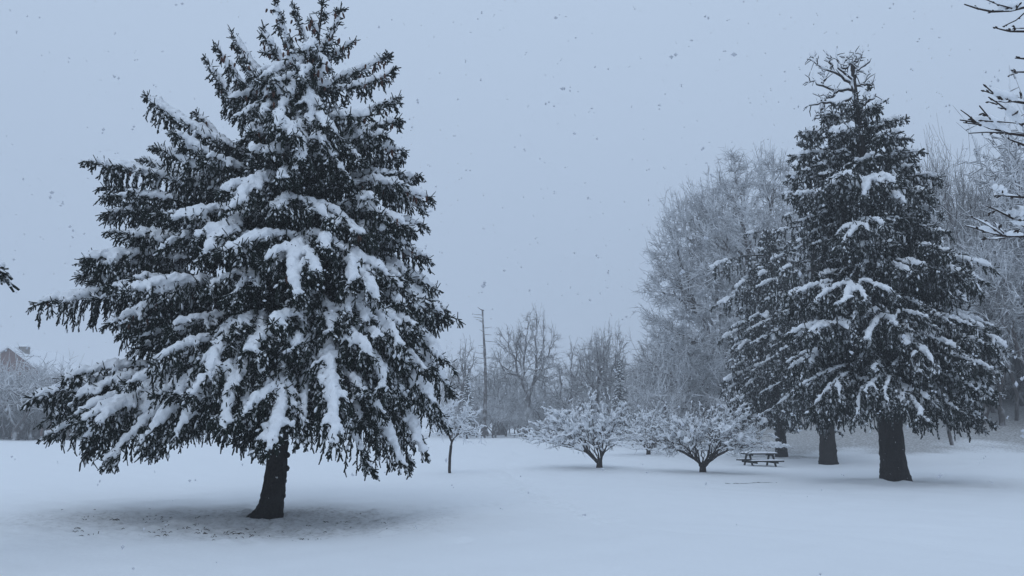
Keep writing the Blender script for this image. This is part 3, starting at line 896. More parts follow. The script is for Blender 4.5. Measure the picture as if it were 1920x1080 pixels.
# ------------------------------------------------------------------ bare trees by clustering crown tips
def cluster_branches(rng, base, first, tips, r_tip, expo=0.45, f_lo=0.28, f_hi=0.5, up=0.0, rmax=None):
    """returns P (N,4,3), R (N,4), n (N,) : branches from base to every tip"""
    segs = []

    def R(n):
        r = r_tip * n ** expo
        return min(r, rmax) if rmax else r

    def put(p0, p1, d0, n0, n1):
        L = np.linalg.norm(p1 - p0)
        c = p0 + d0 * L * 0.38
        t = np.array([0, 0.33, 0.67, 1.0])[:, None]
        P = (1 - t) ** 2 * p0 + 2 * t * (1 - t) * c + t * t * p1
        P[1:3] += rng.normal(0, 0.045 * L, (2, 3))
        segs.append((P, np.linspace(R(n0), R(n1), 4), n1))
        return unit(P[3] - P[2])

    def rec(node, d, T):
        n = len(T)
        if n == 1:
            put(node, T[0], d, 1, 0.35); return
        V = unit(T - node)
        Cv = V - V.mean(0)
        if n > 3:
            w, E = np.linalg.eigh(Cv.T @ Cv)
            ax = E[:, 2] + rng.normal(0, 0.35) * E[:, 1]
        else:
            ax = rng.normal(0, 1, 3)
        s = V @ ax
        o = np.argsort(s)
        k = int(np.clip(round(n * rng.uniform(0.3, 0.7)), 1, n - 1))
        for part in (o[:k], o[k:]):
            Tc = T[part]; m = len(Tc)
            if m == 1:
                put(node, Tc[0], d, 1, 0.35)
                continue
            tgt = Tc.mean(0)
            nx = node + (tgt - node) * rng.uniform(f_lo, f_hi)
            nx[2] += up * np.linalg.norm(tgt - node)
            nd = put(node, nx, d, m, m * 0.9)
            rec(nx, nd, Tc)
    d = put(base, first, unit(first - base), len(tips) * 1.25, len(tips))
    rec(first, d, tips)
    return np.array([s[0] for s in segs]), np.array([s[1] for s in segs]), np.array([s[2] for s in segs])


def ellipsoid_tips(rng, n, c, r, lo=-0.4, power=0.33, lumps=0.12):
    """points filling an ellipsoid, denser towards an uneven outside"""
    v = []
    while len(v) < n:
        d = unit(rng.normal(0, 1, 3))
        if d[2] < lo: continue
        k = 1 + lumps * (math.sin(d[0] * 5 + 1) + math.sin(d[1] * 6 + 2) + math.sin(d[2] * 7 + d[0] * 4)) / 1.5
        v.append(np.array(c) + d * np.array(r) * (rng.random() ** power) * k)
    return np.array(v)


def twig_fans(rng, P, R, n, length, per=2, spread=0.6, rscale=0.8):
    """short side twigs on the thinnest branches"""
    sel = np.where(n <= 3)[0]
    A, Rr = [], []
    idx = np.repeat(sel, per)
    t = rng.random(len(idx))
    k = np.clip((t * 3).astype(int), 0, 2); f = (t * 3 - k)[:, None]
    a = P[idx, k] * (1 - f) + P[idx, k + 1] * f
    d = unit(P[idx, k + 1] - P[idx, k])
    dd = unit(d * np.array([1, 1, 0.7]) + rng.normal(0, spread, d.shape))
    b = a + dd * rng.uniform(0.4, 1.0, (len(idx), 1)) * length
    mid = (a + b) / 2 + rng.normal(0, 0.05 * length, a.shape)
    r0 = R[idx, -1] * rscale + 0.002
    return np.stack([a, mid, b], 1), np.stack([r0, r0 * 0.8, r0 * 0.35], 1)


def bare_parts(rng, P, R, n, mat, root, twigs=None, big=12, lean=False, fine=None):
    """trunk (the thick wood) and crown (fine wood) as two parts"""
    mt, mc = MB(), MB()
    thick = n >= big
    mt.tubes(P[thick], R[thick], 8)
    if lean:
        mc.tubes(P[~thick][:, [0, 2, 3]], R[~thick][:, [0, 2, 3]], 3)
        if twigs is not None: mc.tubes(twigs[0][:, [0, 2]], twigs[1][:, [0, 2]], 3)
    else:
        mc.tubes(P[~thick], R[~thick], 3)
        if twigs is not None: mc.tubes(twigs[0], twigs[1], 3)
    a = mt.build('trunk', mat, root); b = mc.build('crown', fine or mat, root)
    return a, b


# --- great rounded tree behind the old spruces
def domed_tree():
    rng = np.random.default_rng(5)
    loc = base_at(1385, 62)
    root = empty('bare_tree', loc)
    tag(root, 'huge round crowned bare tree with snowy twigs behind the spruces', 'tree', 'bare trees')
    top = pt(1460, 285, 62)[2] - loc[2]
    lf = pt(1196, 540, 62)[0] - loc[0]
    c = np.array([1.0, 0, top * 0.47])
    T = ellipsoid_tips(rng, 4700, c, (abs(lf) + 0.6, 8.0, top * 0.52), -0.72, 0.36, 0.07)
    T[:, 2] = np.maximum(T[:, 2], 2.5)
    P, R, n = cluster_branches(rng, np.zeros(3), np.array([0.2, 0, 3.2]), T, 0.027, 0.345, 0.22, 0.42, 0.0)
    tw = twig_fans(rng, P, R, n, 0.8, 5, 0.75, 1.0)
    bare_parts(rng, P, R, n, M['wood_far'], root, tw, 14, True, M['frost'])


domed_tree()


# --- trees along the far edge of the field, centre of the picture
def far_tree(seed, px, Y, top_py, half_px, label, n=420, squash=0.42, first=0.3, r_tip=0.028, lumps=0.2, low=-0.75, lean=0.0, mat='wood_far', tw=0.75, name='bare_tree', cat_y=None):
    rng = np.random.default_rng(seed)
    loc = base_at(px, Y)
    root = empty(name, loc)
    tag(root, label, 'tree', 'bare trees')
    h = pt(px, top_py, Y)[2] - loc[2]
    hw = half_px / F * Y
    T = ellipsoid_tips(rng, n, (lean * h, 0, h * (1 - squash)), (hw, hw * 0.9, h * squash), low, 0.3, lumps)
    P, R, nn = cluster_branches(rng, np.zeros(3), np.array([lean * h * first, 0, h * first]), T, r_tip, 0.42, 0.26, 0.46, 0.03)
    bare_parts(rng, P, R, nn, M[mat], root, twig_fans(rng, P, R, nn, tw, 3, 0.6, 0.85), 10, True, M['half_frost'])
    return root


far_tree(41, 990, 105, 588, 74, 'large spreading bare tree in the middle of the far treeline', 1000, 0.42, 0.30, 0.022, 0.16)
far_tree(42, 1120, 100, 628, 48, 'bare tree with forked stems just right of the spreading far tree', 520, 0.40, 0.30, 0.024)
far_tree(43, 1140, 104, 618, 58, 'broad flat topped bare tree behind the left snowy shrub', 620, 0.36, 0.26, 0.024)
far_tree(44, 866, 98, 636, 34, 'slender bare tree beside the limbless snag at the field edge', 300, 0.45, 0.3, 0.028)
far_tree(45, 935, 118, 668, 52, 'low hazy bare tree between the snag and the spreading tree', 300, 0.45, 0.25, 0.030)
far_tree(46, 1065, 115, 652, 46, 'hazy bare tree between the spreading tree and the forked one', 340, 0.45, 0.25, 0.030)
far_tree(47, 1238, 92, 612, 44, 'bare tree at the left foot of the huge round crowned tree', 380, 0.45, 0.28, 0.028)
far_tree(48, 1270, 80, 690, 60, 'low bushy bare tree under the left side of the huge round crown', 420, 0.46, 0.12, 0.026)


def snag():
    rng = np.random.default_rng(50)
    Y = 96; loc = base_at(906, Y)
    root = empty('dead_snag', loc)
    tag(root, 'tall thin dead tree without limbs at the far field edge', 'tree', 'bare trees')
    h = pt(903, 582, Y)[2] - loc[2]
    mb = MB()
    ax = np.array([[0.25 * math.sin(f * 4), 0, h * f] for f in np.linspace(0, 1, 16)])
    mb.tubes(ax, np.linspace(0.27, 0.10, 16) * rng.uniform(0.85, 1.15, 16), 8)
    mb.build('trunk', M['wood_far'], root)
    b = MB()
    for k in range(26):
        z = h * rng.uniform(0.3, 1.0); s = rng.choice([-1, 1]); l = rng.uniform(0.4, 1.5)
        p = np.array([0.2 * math.sin(z / h * 4), 0, z])
        q = p + np.array([s * l, rng.uniform(-0.6, 0.6), rng.uniform(-0.2, 0.4)])
        b.tubes(np.array([p, (p + q) / 2 + rng.normal(0, 0.06, 3), q]), np.array([0.05, 0.04, 0.02]), 4)
    b.tubes(np.array([[0, 0, h], [-0.4, 0, h + 0.12], [-0.8, 0, h + 0.4]]), np.array([0.09, 0.06, 0.03]), 5)
    b.build('branches', M['wood_far'], root)


snag()


def far_conifer(seed, px, Y, top_py, half_px, label):
    rng = np.random.default_rng(seed)
    loc = base_at(px, Y)
    root = empty('fir_tree', loc)
    tag(root, label, 'tree', 'far conifers')
    h = pt(px, top_py, Y)[2] - loc[2]; hw = half_px / F * Y
    t = MB(); t.tubes(np.array([[0, 0, -0.2], [0, 0, h * 0.5], [0, 0, h]]), np.array([0.2, 0.12, 0.03]), 6)
    t.build('trunk', M['bark'], root)
    nd, sn = MB(), MB()
    for k in range(70):
        f = (k + 0.5) / 70; z = h * (0.08 + 0.92 * f); R = hw * (1 - f) ** 0.85 * rng.uniform(0.7, 1.1) + 0.1
        a = k * 2.399
        for j in range(9):
            aa = a + rng.normal(0, 0.35); l = R * rng.uniform(0.5, 1.0)
            p = np.array([0, 0, z]); e = p + np.array([math.cos(aa) * l, math.sin(aa) * l, -0.35 * l])
            nd.tubes(np.array([p, (p + e) / 2 + [0, 0, 0.1 * l], e]), np.array([0.05, 0.10, 0.03]), 3)
            if j < 3: sn.tubes(np.array([p * 0.4 + e * 0.6, p * 0.2 + e * 0.8, e]) + [0, 0, 0.10], np.array([0.02, 0.09, 0.02]), 4)
    nd.build('crown', M['needle_far'], root)
    sn.build('snow', M['snow'], root)


far_conifer(61, 1165, 95, 672, 30, 'small snowy conifer behind the gap between the two shrubs')
far_conifer(62, 1196, 102, 702, 14, 'tiny narrow conifer left of the huge round crowned tree')
far_conifer(63, 876, 92, 700, 22, 'small conifer just right of the near spruce at the field edge')


# --- tall trees of the wood on the right bank: three shapes, copied
def wood_proto(seed, h, hw, n, first, squash, label):
    rng = np.random.default_rng(seed)
    root = empty('bare_tree', (0, 0, 0))
    T = ellipsoid_tips(rng, n, (0, 0, h * (1 - squash)), (hw, hw, h * squash), -0.9, 0.32, 0.2)
    P, R, nn = cluster_branches(rng, np.array([0, 0, -0.4]), np.array([0.1, 0, h * first]), T, 0.020, 0.43, 0.18, 0.36, 0.03)
    bare_parts(rng, P, R, nn, M['wood_far'], root, twig_fans(rng, P, R, nn, 0.8, 3, 0.6, 0.85), 6, False, M['half_frost'])
    return root


protos = [wood_proto(71, 24, 3.8, 230, 0.38, 0.34, ''), wood_proto(72, 24, 4.6, 320, 0.25, 0.38, ''), wood_proto(73, 24, 3.0, 200, 0.45, 0.32, '')]
# px, distance, top row, proto, turn, lean, label
WOODS = [
    (1868, 52, 262, 0, 0.3, -0.10, 'bare tree leaning left above the snow branch tip at the right edge'),
    (1742, 60, 232, 1, 1.2, 0.05, 'forked bare tree rising directly behind the right edge of the old spruce'),
    (1790, 62, 240, 1, 2.6, 0.06, 'tall bare tree second from the old spruce in the right wood'),
    (1835, 70, 285, 2, 0.6, -0.03, 'slim bare tree in the middle of the right wood'),
    (1900, 56, 300, 0, 3.3, 0.03, 'straight bare tree near the right picture edge'),
    (1915, 66, 268, 1, 4.1, 0.0, 'wide bare tree cut by the right picture edge'),
    (1786, 42, 560, 2, 5.0, 0.02, 'short bare tree at the foot of the bank right of the thick trunk'),
    (1822, 50, 380, 2, 1.9, -0.05, 'thin bare tree with its base under the old spruce bough tips'),
    (1700, 74, 250, 0, 2.2, 0.0, 'hazy bare tree showing above the shoulder of the old spruce'),
    (1765, 78, 300, 2, 0.9, 0.03, 'pale distant bare tree deep in the right wood'),
    (1880, 80, 310, 1, 5.6, -0.02, 'pale distant bare tree between the last trunks on the right'),
    (1846, 47, 520, 2, 3.9, 0.07, 'small bare tree crossing the leaning one on the bank'),
    (1740, 46, 640, 2, 2.9, 0.03, 'low slender tree on the bank beside the thick trunk'),
    (1905, 48, 430, 2, 1.0, -0.04, 'thin dark trunk at the bank edge, lowest on the right'),
    (1812, 58, 330, 0, 1.5, -0.02, 'bare tree with close upright limbs left of the leaning tree'),
    (1858, 60, 300, 2, 2.4, 0.02, 'bare tree with a long clean stem behind the leaning tree'),
    (1590, 52, 640, 2, 0.7, 0.03, 'young thin tree behind the trunks of the spruces'),
]
used = set()
for (px, Y, top, pi_, turn, lean, label) in WOODS:
    loc = base_at(px, Y)
    h = pt(px, top, Y)[2] - loc[2]
    o = protos[pi_] if pi_ not in used else copy_tree(protos[pi_])
    used.add(pi_)
    o.location = tuple(loc); k = h / 24.0
    o.scale = (max(k, 0.45), max(k, 0.45), k)
    o.rotation_euler = (0, lean, turn) if False else Euler((0, lean, 0)).to_matrix().to_4x4().__matmul__(Matrix.Rotation(turn, 4, 'Z')).to_euler()
    tag(o, label, 'tree', 'bare trees of the right wood')


# --- undergrowth and far wood that read as one mass: a few shapes instanced on points
def scatter(name, meshes, pts, label, cat):
    col = bpy.data.collections.new(name + '_shapes')          # source shapes, not placed in the scene themselves
    for i, me in enumerate(meshes):
        col.objects.link(bpy.data.objects.new('%s_shape_%02d' % (name, i), me))
    me = bpy.data.meshes.new(name)
    P = np.array([p[0] for p in pts], np.float32)
    me.vertices.add(len(P)); me.vertices.foreach_set('co', P.ravel())
    for an, ty, key, arr in (('turn', 'FLOAT_VECTOR', 'vector', np.array([[p[3], p[4], p[1]] for p in pts])), ('size', 'FLOAT_VECTOR', 'vector', np.array([p[2] for p in pts]))):
        at = me.attributes.new(an, ty, 'POINT'); at.data.foreach_set(key, arr.astype(np.float32).ravel())
    at = me.attributes.new('pick', 'INT', 'POINT')
    at.data.foreach_set('value', np.array([i % len(meshes) for i in range(len(pts))], np.int32))
    o = bpy.data.objects.new(name, me); COL.objects.link(o)
    ng = bpy.data.node_groups.new(name + '_scatter', 'GeometryNodeTree')
    ng.interface.new_socket('Geometry', in_out='INPUT', socket_type='NodeSocketGeometry')
    ng.interface.new_socket('Geometry', in_out='OUTPUT', socket_type='NodeSocketGeometry')
    n, l = ng.nodes, ng.links
    gi, go = n.new('NodeGroupInput'), n.new('NodeGroupOutput')
    m2p = n.new('GeometryNodeMeshToPoints'); l.new(gi.outputs[0], m2p.inputs['Mesh'])
    ci = n.new('GeometryNodeCollectionInfo'); ci.inputs['Collection'].default_value = col
    ci.inputs['Separate Children'].default_value = True
    iop = n.new('GeometryNodeInstanceOnPoints')
    l.new(m2p.outputs[0], iop.inputs['Points']); l.new(ci.outputs[0], iop.inputs['Instance'])
    iop.inputs['Pick Instance'].default_value = True

    def attr(nm, ty):
        a = n.new('GeometryNodeInputNamedAttribute'); a.data_type = ty; a.inputs['Name'].default_value = nm
        return a.outputs['Attribute']
    l.new(attr('pick', 'INT'), iop.inputs['Instance Index'])
    e2r = n.new('FunctionNodeEulerToRotation'); l.new(attr('turn', 'FLOAT_VECTOR'), e2r.inputs[0])
    l.new(e2r.outputs[0], iop.inputs['Rotation'])
    l.new(attr('size', 'FLOAT_VECTOR'), iop.inputs['Scale'])
    l.new(iop.outputs[0], go.inputs[0])
    md = o.modifiers.new('scatter', 'NODES'); md.node_group = ng
    tag(o, label, cat, None, 'stuff')
    return o


def bush_shapes(seed, mat, k=6, tips=70, r=0.0042, c=(0, 0, 0.60), rad=(0.6, 0.6, 0.42), fan=0.18, first=0.10, per=4, spr=0.8, fl=(0.25, 0.5)):
    rng = np.random.default_rng(seed); out = []
    for _ in range(k):
        T = ellipsoid_tips(rng, tips, c, rad, -0.85, 0.4, 0.3)
        P, R, n = cluster_branches(rng, np.zeros(3), np.array([rng.normal(0, 0.02), rng.normal(0, 0.02), first]), T, r, 0.42, fl[0], fl[1])
        tw = twig_fans(rng, P, R, n, fan, per, spr, 0.8)
        big = n >= 5
        mb = MB(); mb.tubes(P[big], R[big], 5)
        nb = sum(len(q) for q in mb.q)
        mb.tubes(P[~big][:, [0, 2, 3]], R[~big][:, [0, 2, 3]], 3); mb.tubes(tw[0][:, [0, 2]], tw[1][:, [0, 2]], 3)
        me = mb.mesh('shape', mat); me.materials.append(M['wood_far'])
        mi = np.zeros(len(me.polygons), np.int32); mi[:nb] = 1
        me.polygons.foreach_set('material_index', mi)
        out.append(me)
    return out


def brush_mesh(seed, spots, mat, name, label, n_tips=0, r=0.0):
    rng = np.random.default_rng(seed)
    pts = [((x, y, float(ground_z(x, y)) - 0.1), rng.uniform(0, 6.28), (w, w, h), rng.normal(0, 0.08), rng.normal(0, 0.08)) for (x, y, w, h) in spots]
    return scatter(name, BUSH, pts, label, 'undergrowth')


BUSH = bush_shapes(94, M['brush'])
rng0 = np.random.default_rng(90)
sp = []
for _ in range(150):                                     # far edge, centre
    px = rng0.uniform(820, 1330); Y = rng0.uniform(96, 150)
    p = base_at(px, Y); h = rng0.uniform(2.5, 6.5) * (1.0 if Y < 115 else 1.5)
    sp.append((p[0], p[1], h * rng0.uniform(0.8, 1.3), h))
brush_mesh(91, sp, M['brush'], 'undergrowth', 'hazy snow dusted thicket along the far edge of the field', 26, 0.032)
sp = []
for _ in range(110):                                      # far left, in front of the house
    px = rng0.uniform(-120, 330); Y = rng0.uniform(84, 125) if px > 130 else rng0.uniform(84, 106)
    p = base_at(px, Y); h = rng0.uniform(4.0, 8.5) * np.interp(px, [-120, 60, 140, 330], [1.0, 1.0, 1.05, 0.7])
    sp.append((p[0], p[1], h * rng0.uniform(0.8, 1.2), h))
for _ in range(16):
    p = base_at(rng0.uniform(-70, 125), rng0.uniform(86, 104)); h = rng0.uniform(8.0, 10.5)
    sp.append((p[0], p[1], h * 0.9, h))
brush_mesh(92, sp, M['brush'], 'undergrowth', 'tall snowy thicket at the far left in front of the brick house', 26, 0.034)
sp = []
for _ in range(240):                                     # under the wood on the right
    px = rng0.uniform(1230, 2300); Y = rng0.uniform(52, 110)
    p = base_at(px, Y); h = rng0.uniform(2.0, 7.0) * (1.6 if Y > 75 else 0.9)
    sp.append((p[0], p[1], h * rng0.uniform(0.7, 1.1), h))
brush_mesh(93, sp, M['brush'], 'undergrowth', 'dense snowy brush under the wood on the right bank', 26, 0.026)


def far_wood():
    """the wood behind everything, too hazy to tell stems apart; it goes on past the right edge"""
    rng = np.random.default_rng(95)
    shapes = bush_shapes(96, M['frost'], 6, 190, 0.0011, (0, 0, 0.62), (0.20, 0.20, 0.40), 0.04, 0.24, 4, 0.8, (0.2, 0.38))
    pts = []
    for k in range(290):
        if k < 50: px = rng.uniform(1480, 2150); Y = rng.uniform(80, 135); h = rng.uniform(17, 29)
        elif k < 100: px = rng.uniform(800, 1480); Y = rng.uniform(125, 175); h = rng.uniform(8, 16)
        elif k < 220: px = rng.uniform(1740, 2800); Y = rng.uniform(50, 95); h = rng.uniform(15, 27)  # more stems, mostly out of view, added to shade the bank
        else: px = rng.uniform(1700, 2500); Y = rng.uniform(44, 62); h = rng.uniform(12, 22)  # closer stems added as a canopy that shades the bank
        p = base_at(px, Y)
        if px < 1990: h = min(h, pt(px, rng.uniform(340, 470), Y)[2] - p[2])
        pts.append(((p[0], p[1], p[2] - 0.2), rng.uniform(0, 6.28), (h * rng.uniform(0.9, 1.3),) * 2 + (h,), rng.normal(0, 0.03), rng.normal(0, 0.03)))
    scatter('far_wood', shapes, pts, 'distant bare wood fading into the falling snow', 'wood')


far_wood()


# ------------------------------------------------------------------ snowy shrubs and the young tree
def shrub(seed, px, row, x0, x1, top_py, label, n=420, stems=7, heavy=1.0, name='shrub', lift=0.3, r_tip=0.0052, depth=0.85, skew=0.0):
    rng = np.random.default_rng(seed)
    Y = dist_for_row(row); loc = base_at(px, Y)
    root = empty(name, loc)
    tag(root, label, 'shrub', 'snowy shrubs')
    h = pt(px, top_py, Y)[2] - loc[2]
    xl = pt(x0, row - 70, Y)[0] - loc[0]; xr = pt(x1, row - 70, Y)[0] - loc[0]
    hw = (xr - xl) / 2; cx = (xr + xl) / 2
    T = ellipsoid_tips(rng, n, (cx * 0.9, 0, h * 0.50), (hw * 1.08, hw * depth, h * 0.5), -0.75, 0.33, 0.3)
    keep = T[:, 2] > lift * h * (0.4 + 0.75 * np.hypot(T[:, 0] - cx, T[:, 1]) / hw) * 0.8
    T = T[keep]
    T[:, 2] += skew * T[:, 0]
    ang = np.arctan2(T[:, 1], T[:, 0] - cx * 0.3)
    order = np.argsort(ang + rng.normal(0, 0.25, len(T)))
    mb, fine, sn = MB(), MB(), MB()
    # short butt from which the stems part
    mb.tubes(np.array([[0, 0, -0.15], [0.0, 0, 0.12], [0.02, 0, 0.34]]), np.array([0.15, 0.115, 0.09]), 10)
    for chunk in np.array_split(order, stems):
        Tc = T[chunk]
        b0 = np.array([rng.normal(0, 0.05), rng.normal(0, 0.05), 0.16])
        c = Tc.mean(0)
        first = b0 + (c - b0) * 0.24; first[2] = max(first[2], 0.35)
        P, R, nn = cluster_branches(rng, b0, first, Tc, r_tip, 0.42, 0.28, 0.5, 0.02)
        thick = nn >= 6
        mb.tubes(P[thick], R[thick], 6)
        fine.tubes(P[~thick], R[~thick], 4)
        tw = twig_fans(rng, P, R, nn, 0.22, 2, 0.6, 0.8)
        fine.tubes(tw[0], tw[1], 3)
        # snow strips on the upper side
        slope = np.abs(P[:, 3, 2] - P[:, 0, 2]) / np.maximum(np.linalg.norm(P[:, 3] - P[:, 0], axis=1), 1e-6)
        zz = P[:, 2, 2] / h
        ok = (slope < 0.97) & (nn <= 16) & (rng.random(len(nn)) < 0.45 + 0.7 * zz)
        W = heavy * rng.uniform(0.028, 0.072, (ok.sum(), 4)) * (1 - 0.4 * slope[ok])[:, None]
        W[:, 0] *= 0.75; W[:, -1] *= 0.6
        W = np.maximum(W, 0.023)
        sn.tubes(P[ok] + np.array([0, 0, 1.0]) * (R[ok] + W * 0.55)[..., None], W, 6)
        ok2 = rng.random(len(tw[0])) < 0.1 + 0.75 * tw[0][:, 1, 2] / h
        W2 = heavy * rng.uniform(0.02, 0.05, (ok2.sum(), 1)) * np.array([0.7, 1, 0.6])
        sn.tubes(tw[0][ok2] + np.array([0, 0, 1.0]) * (W2 * 0.6)[..., None], W2, 5)
    mb.build('stem', M['twig'], root)
    fine.build('twigs', M['twig'], root)
    so = sn.build('snow', M['snow'], root)
    REMESH.append((so, 0.040, None, np.array(loc)))
    return root


shrub(101, 1124, 880, 1002, 1190, 740, 'snow covered spreading shrub standing alone left of the other shrubs', 820, 13, 0.85, skew=0.0)
shrub(102, 1318, 886, 1204, 1452, 756, 'wide snow covered shrub just left of the picnic table', 1050, 14, 0.68, lift=0.3)
shrub(103, 1216, 853, 1140, 1280, 752, 'snow covered shrub half hidden behind the gap between the two front shrubs', 460, 9, 0.85, lift=0.3)
shrub(104, 1262, 846, 1190, 1330, 770, 'pale shrub behind the wide one, under the huge round crown', 320, 8, 0.85, lift=0.3)


def young_tree():
    rng = np.random.default_rng(110)
    Y = dist_for_row(890); loc = base_at(844, Y)
    root = empty('young_tree', loc)
    tag(root, 'small young tree with one thin trunk just right of the near spruce', 'tree', 'bare trees')
    h = pt(850, 738, Y)[2] - loc[2]
    T = ellipsoid_tips(rng, 170, (0.15, 0, h * 0.64), (0.98, 0.85, h * 0.36), -0.9, 0.4, 0.2)
    T = np.vstack([T, [[1.25, -0.1, h * 0.37], [1.05, 0.3, h * 0.36], [-0.9, 0.1, h * 0.42]]])
    P, R, nn = cluster_branches(rng, np.array([0, 0, -0.1]), np.array([0.02, 0, h * 0.34]), T, 0.006, 0.40, 0.25, 0.45, 0.05)
    tw = twig_fans(rng, P, R, nn, 0.25, 2, 0.6, 0.8)
    a, b = bare_parts(rng, P, R, nn, M['twig'], root, tw, 40)
    sn = MB()
    ok = (nn <= 20)
    W = rng.uniform(0.014, 0.034, (ok.sum(), 4)); W[:, 0] *= 0.3; W[:, -1] *= 0.4
    sn.tubes(P[ok] + np.array([0, 0, 1.0]) * (R[ok] + W * 0.5)[..., None], W, 5)
    W2 = rng.uniform(0.010, 0.024, (len(tw[0]), 1)) * np.array([0.3, 1, 0.35])
    sn.tubes(tw[0] + np.array([0, 0, 1.0]) * (W2 * 0.6)[..., None], W2, 4)
    sn.build('snow', M['snow'], root)


young_tree()


# ------------------------------------------------------------------ picnic table
def rounded_slab(mb, c, s, rng, bulge):
    """snow lying on a board: domed top"""
    nx, ny = 24, 8
    x = np.linspace(-0.5, 0.5, nx); y = np.linspace(-0.5, 0.5, ny)
    X, Yy = np.meshgrid(x, y)
    e = (1 - (2 * np.abs(X)) ** 8) * (1 - (2 * np.abs(Yy)) ** 4)
    Z = s[2] * (e ** 0.5) * (1 + bulge * rng.normal(0, 1, X.shape))
    V = np.stack([c[0] + X * s[0], c[1] + Yy * s[1], c[2] + Z], -1).reshape(-1, 3)
    idx = np.arange(nx * ny).reshape(ny, nx)
    Q = np.stack([idx[:-1, :-1], idx[:-1, 1:], idx[1:, 1:], idx[1:, :-1]], -1).reshape(-1, 4)
    mb.add(V, Q)


def picnic_table():
    rng = np.random.default_rng(120)
    Y = dist_for_row(872); loc = base_at(1425, Y); loc[2] -= 0.2
    root = empty('picnic_table', loc, 0.12)
    tag(root, 'dark wooden picnic table under snow beside the wide shrub', 'picnic table')
    w = 1.35
    for k in range(5):
        mb = MB(); mb.box((0, -0.30 + 0.15 * k, 0.695), (w, 0.135, 0.055)); mb.build('table_plank', M['plank'], root, False)
    for s in (-1, 1):
        for j in (-1, 1):
            mb = MB(); mb.box((0, s * 0.70 + j * 0.075, 0.415), (w, 0.135, 0.055)); mb.build('seat_plank', M['plank'], root, False)
    for s in (-1, 1):
        x = s * 0.45
        mb = MB(); mb.box((x, 0, 0.36), (0.045, 1.5, 0.09)); mb.build('seat_beam', M['plank'], root, False)
        mb = MB(); mb.box((x, 0, 0.645), (0.05, 0.68, 0.06)); mb.build('top_beam', M['plank'], root, False)
        for j in (-1, 1):
            a = j * math.radians(29)
            Mx = np.array(Matrix.Rotation(a, 3, 'X'))
            mb = MB(); mb.box((x + s * 0.05, j * 0.36, 0.30), (0.045, 0.09, 0.84), Mx); mb.build('leg', M['plank'], root, False)
    sn = MB(); rounded_slab(sn, (0, 0, 0.7245), (w, 0.76, 0.055), rng, 0.02); sn.build('snow', M['snow'], root)
    for s in (-1, 1):
        sn = MB(); rounded_slab(sn, (0, s * 0.70, 0.4445), (w, 0.30, 0.04), rng, 0.02); sn.build('snow', M['snow'], root)


picnic_table()


# ------------------------------------------------------------------ brick house far left
def house():
    Y = 112
    loc = base_at(-40, Y)
    root = empty('brick_house', loc)
    tag(root, 'red brick house with a snowy gable at the far left edge', 'house')
    ridge = pt(15, 652, Y)[2] - loc[2]
    hw, dp, eave = 7.0, 12.0, ridge - 4.9
    ax = pt(18, 652, Y)[0] - loc[0]
    mb = MB()
    V = [[ax - hw, 0, -0.3], [ax + hw, 0, -0.3], [ax + hw, 0, eave], [ax, 0, ridge], [ax - hw, 0, eave]]
    Vb = [[x, dp, z] for (x, _, z) in V]
    mb.add(V + Vb, [[0, 1, 2, 4], [5, 9, 7, 6], [0, 4, 9, 5], [1, 6, 7, 2]], [[4, 2, 3], [9, 8, 7]])
    mb.build('wall', M['brick'], root, False)
    for s in (-1, 1):
        th = 0.25; ov = 0.5
        sl = np.array([hw, 0, eave - ridge]); n = unit(np.array([ridge - eave, 0, hw]))
        e = np.array([ax + s * (hw + ov), 0, eave - (ridge - eave) / hw * ov]); t = np.array([ax, 0, ridge])
        nn = np.array([n[0] * s, 0, n[2]])
        a = [t + nn * 0.004, e + nn * 0.004, e + nn * th, t + np.array([0, 0, th * 1.15])]
        v = [p + np.array([0, y, 0]) for y in (-0.4, dp + 0.4) for p in a]
        mb = MB(); mb.add(v, [[0, 1, 2, 3], [7, 6, 5, 4], [0, 4, 5, 1], [1, 5, 6, 2], [2, 6, 7, 3], [3, 7, 4, 0]])
        mb.build('roof', M['snow'], root, False)
    mb = MB(); mb.box((ax + 0.9, 2.0, ridge - 0.35), (1.1, 1.0, 1.3)); ch = mb.build('chimney', M['concrete'], root, False)
    mb = MB(); rounded_slab(mb, (ax + 0.9, 2.0, ridge + 0.303), (1.3, 1.2, 0.3), np.random.default_rng(3), 0.02); mb.build('snow', M['snow'], ch)


house()


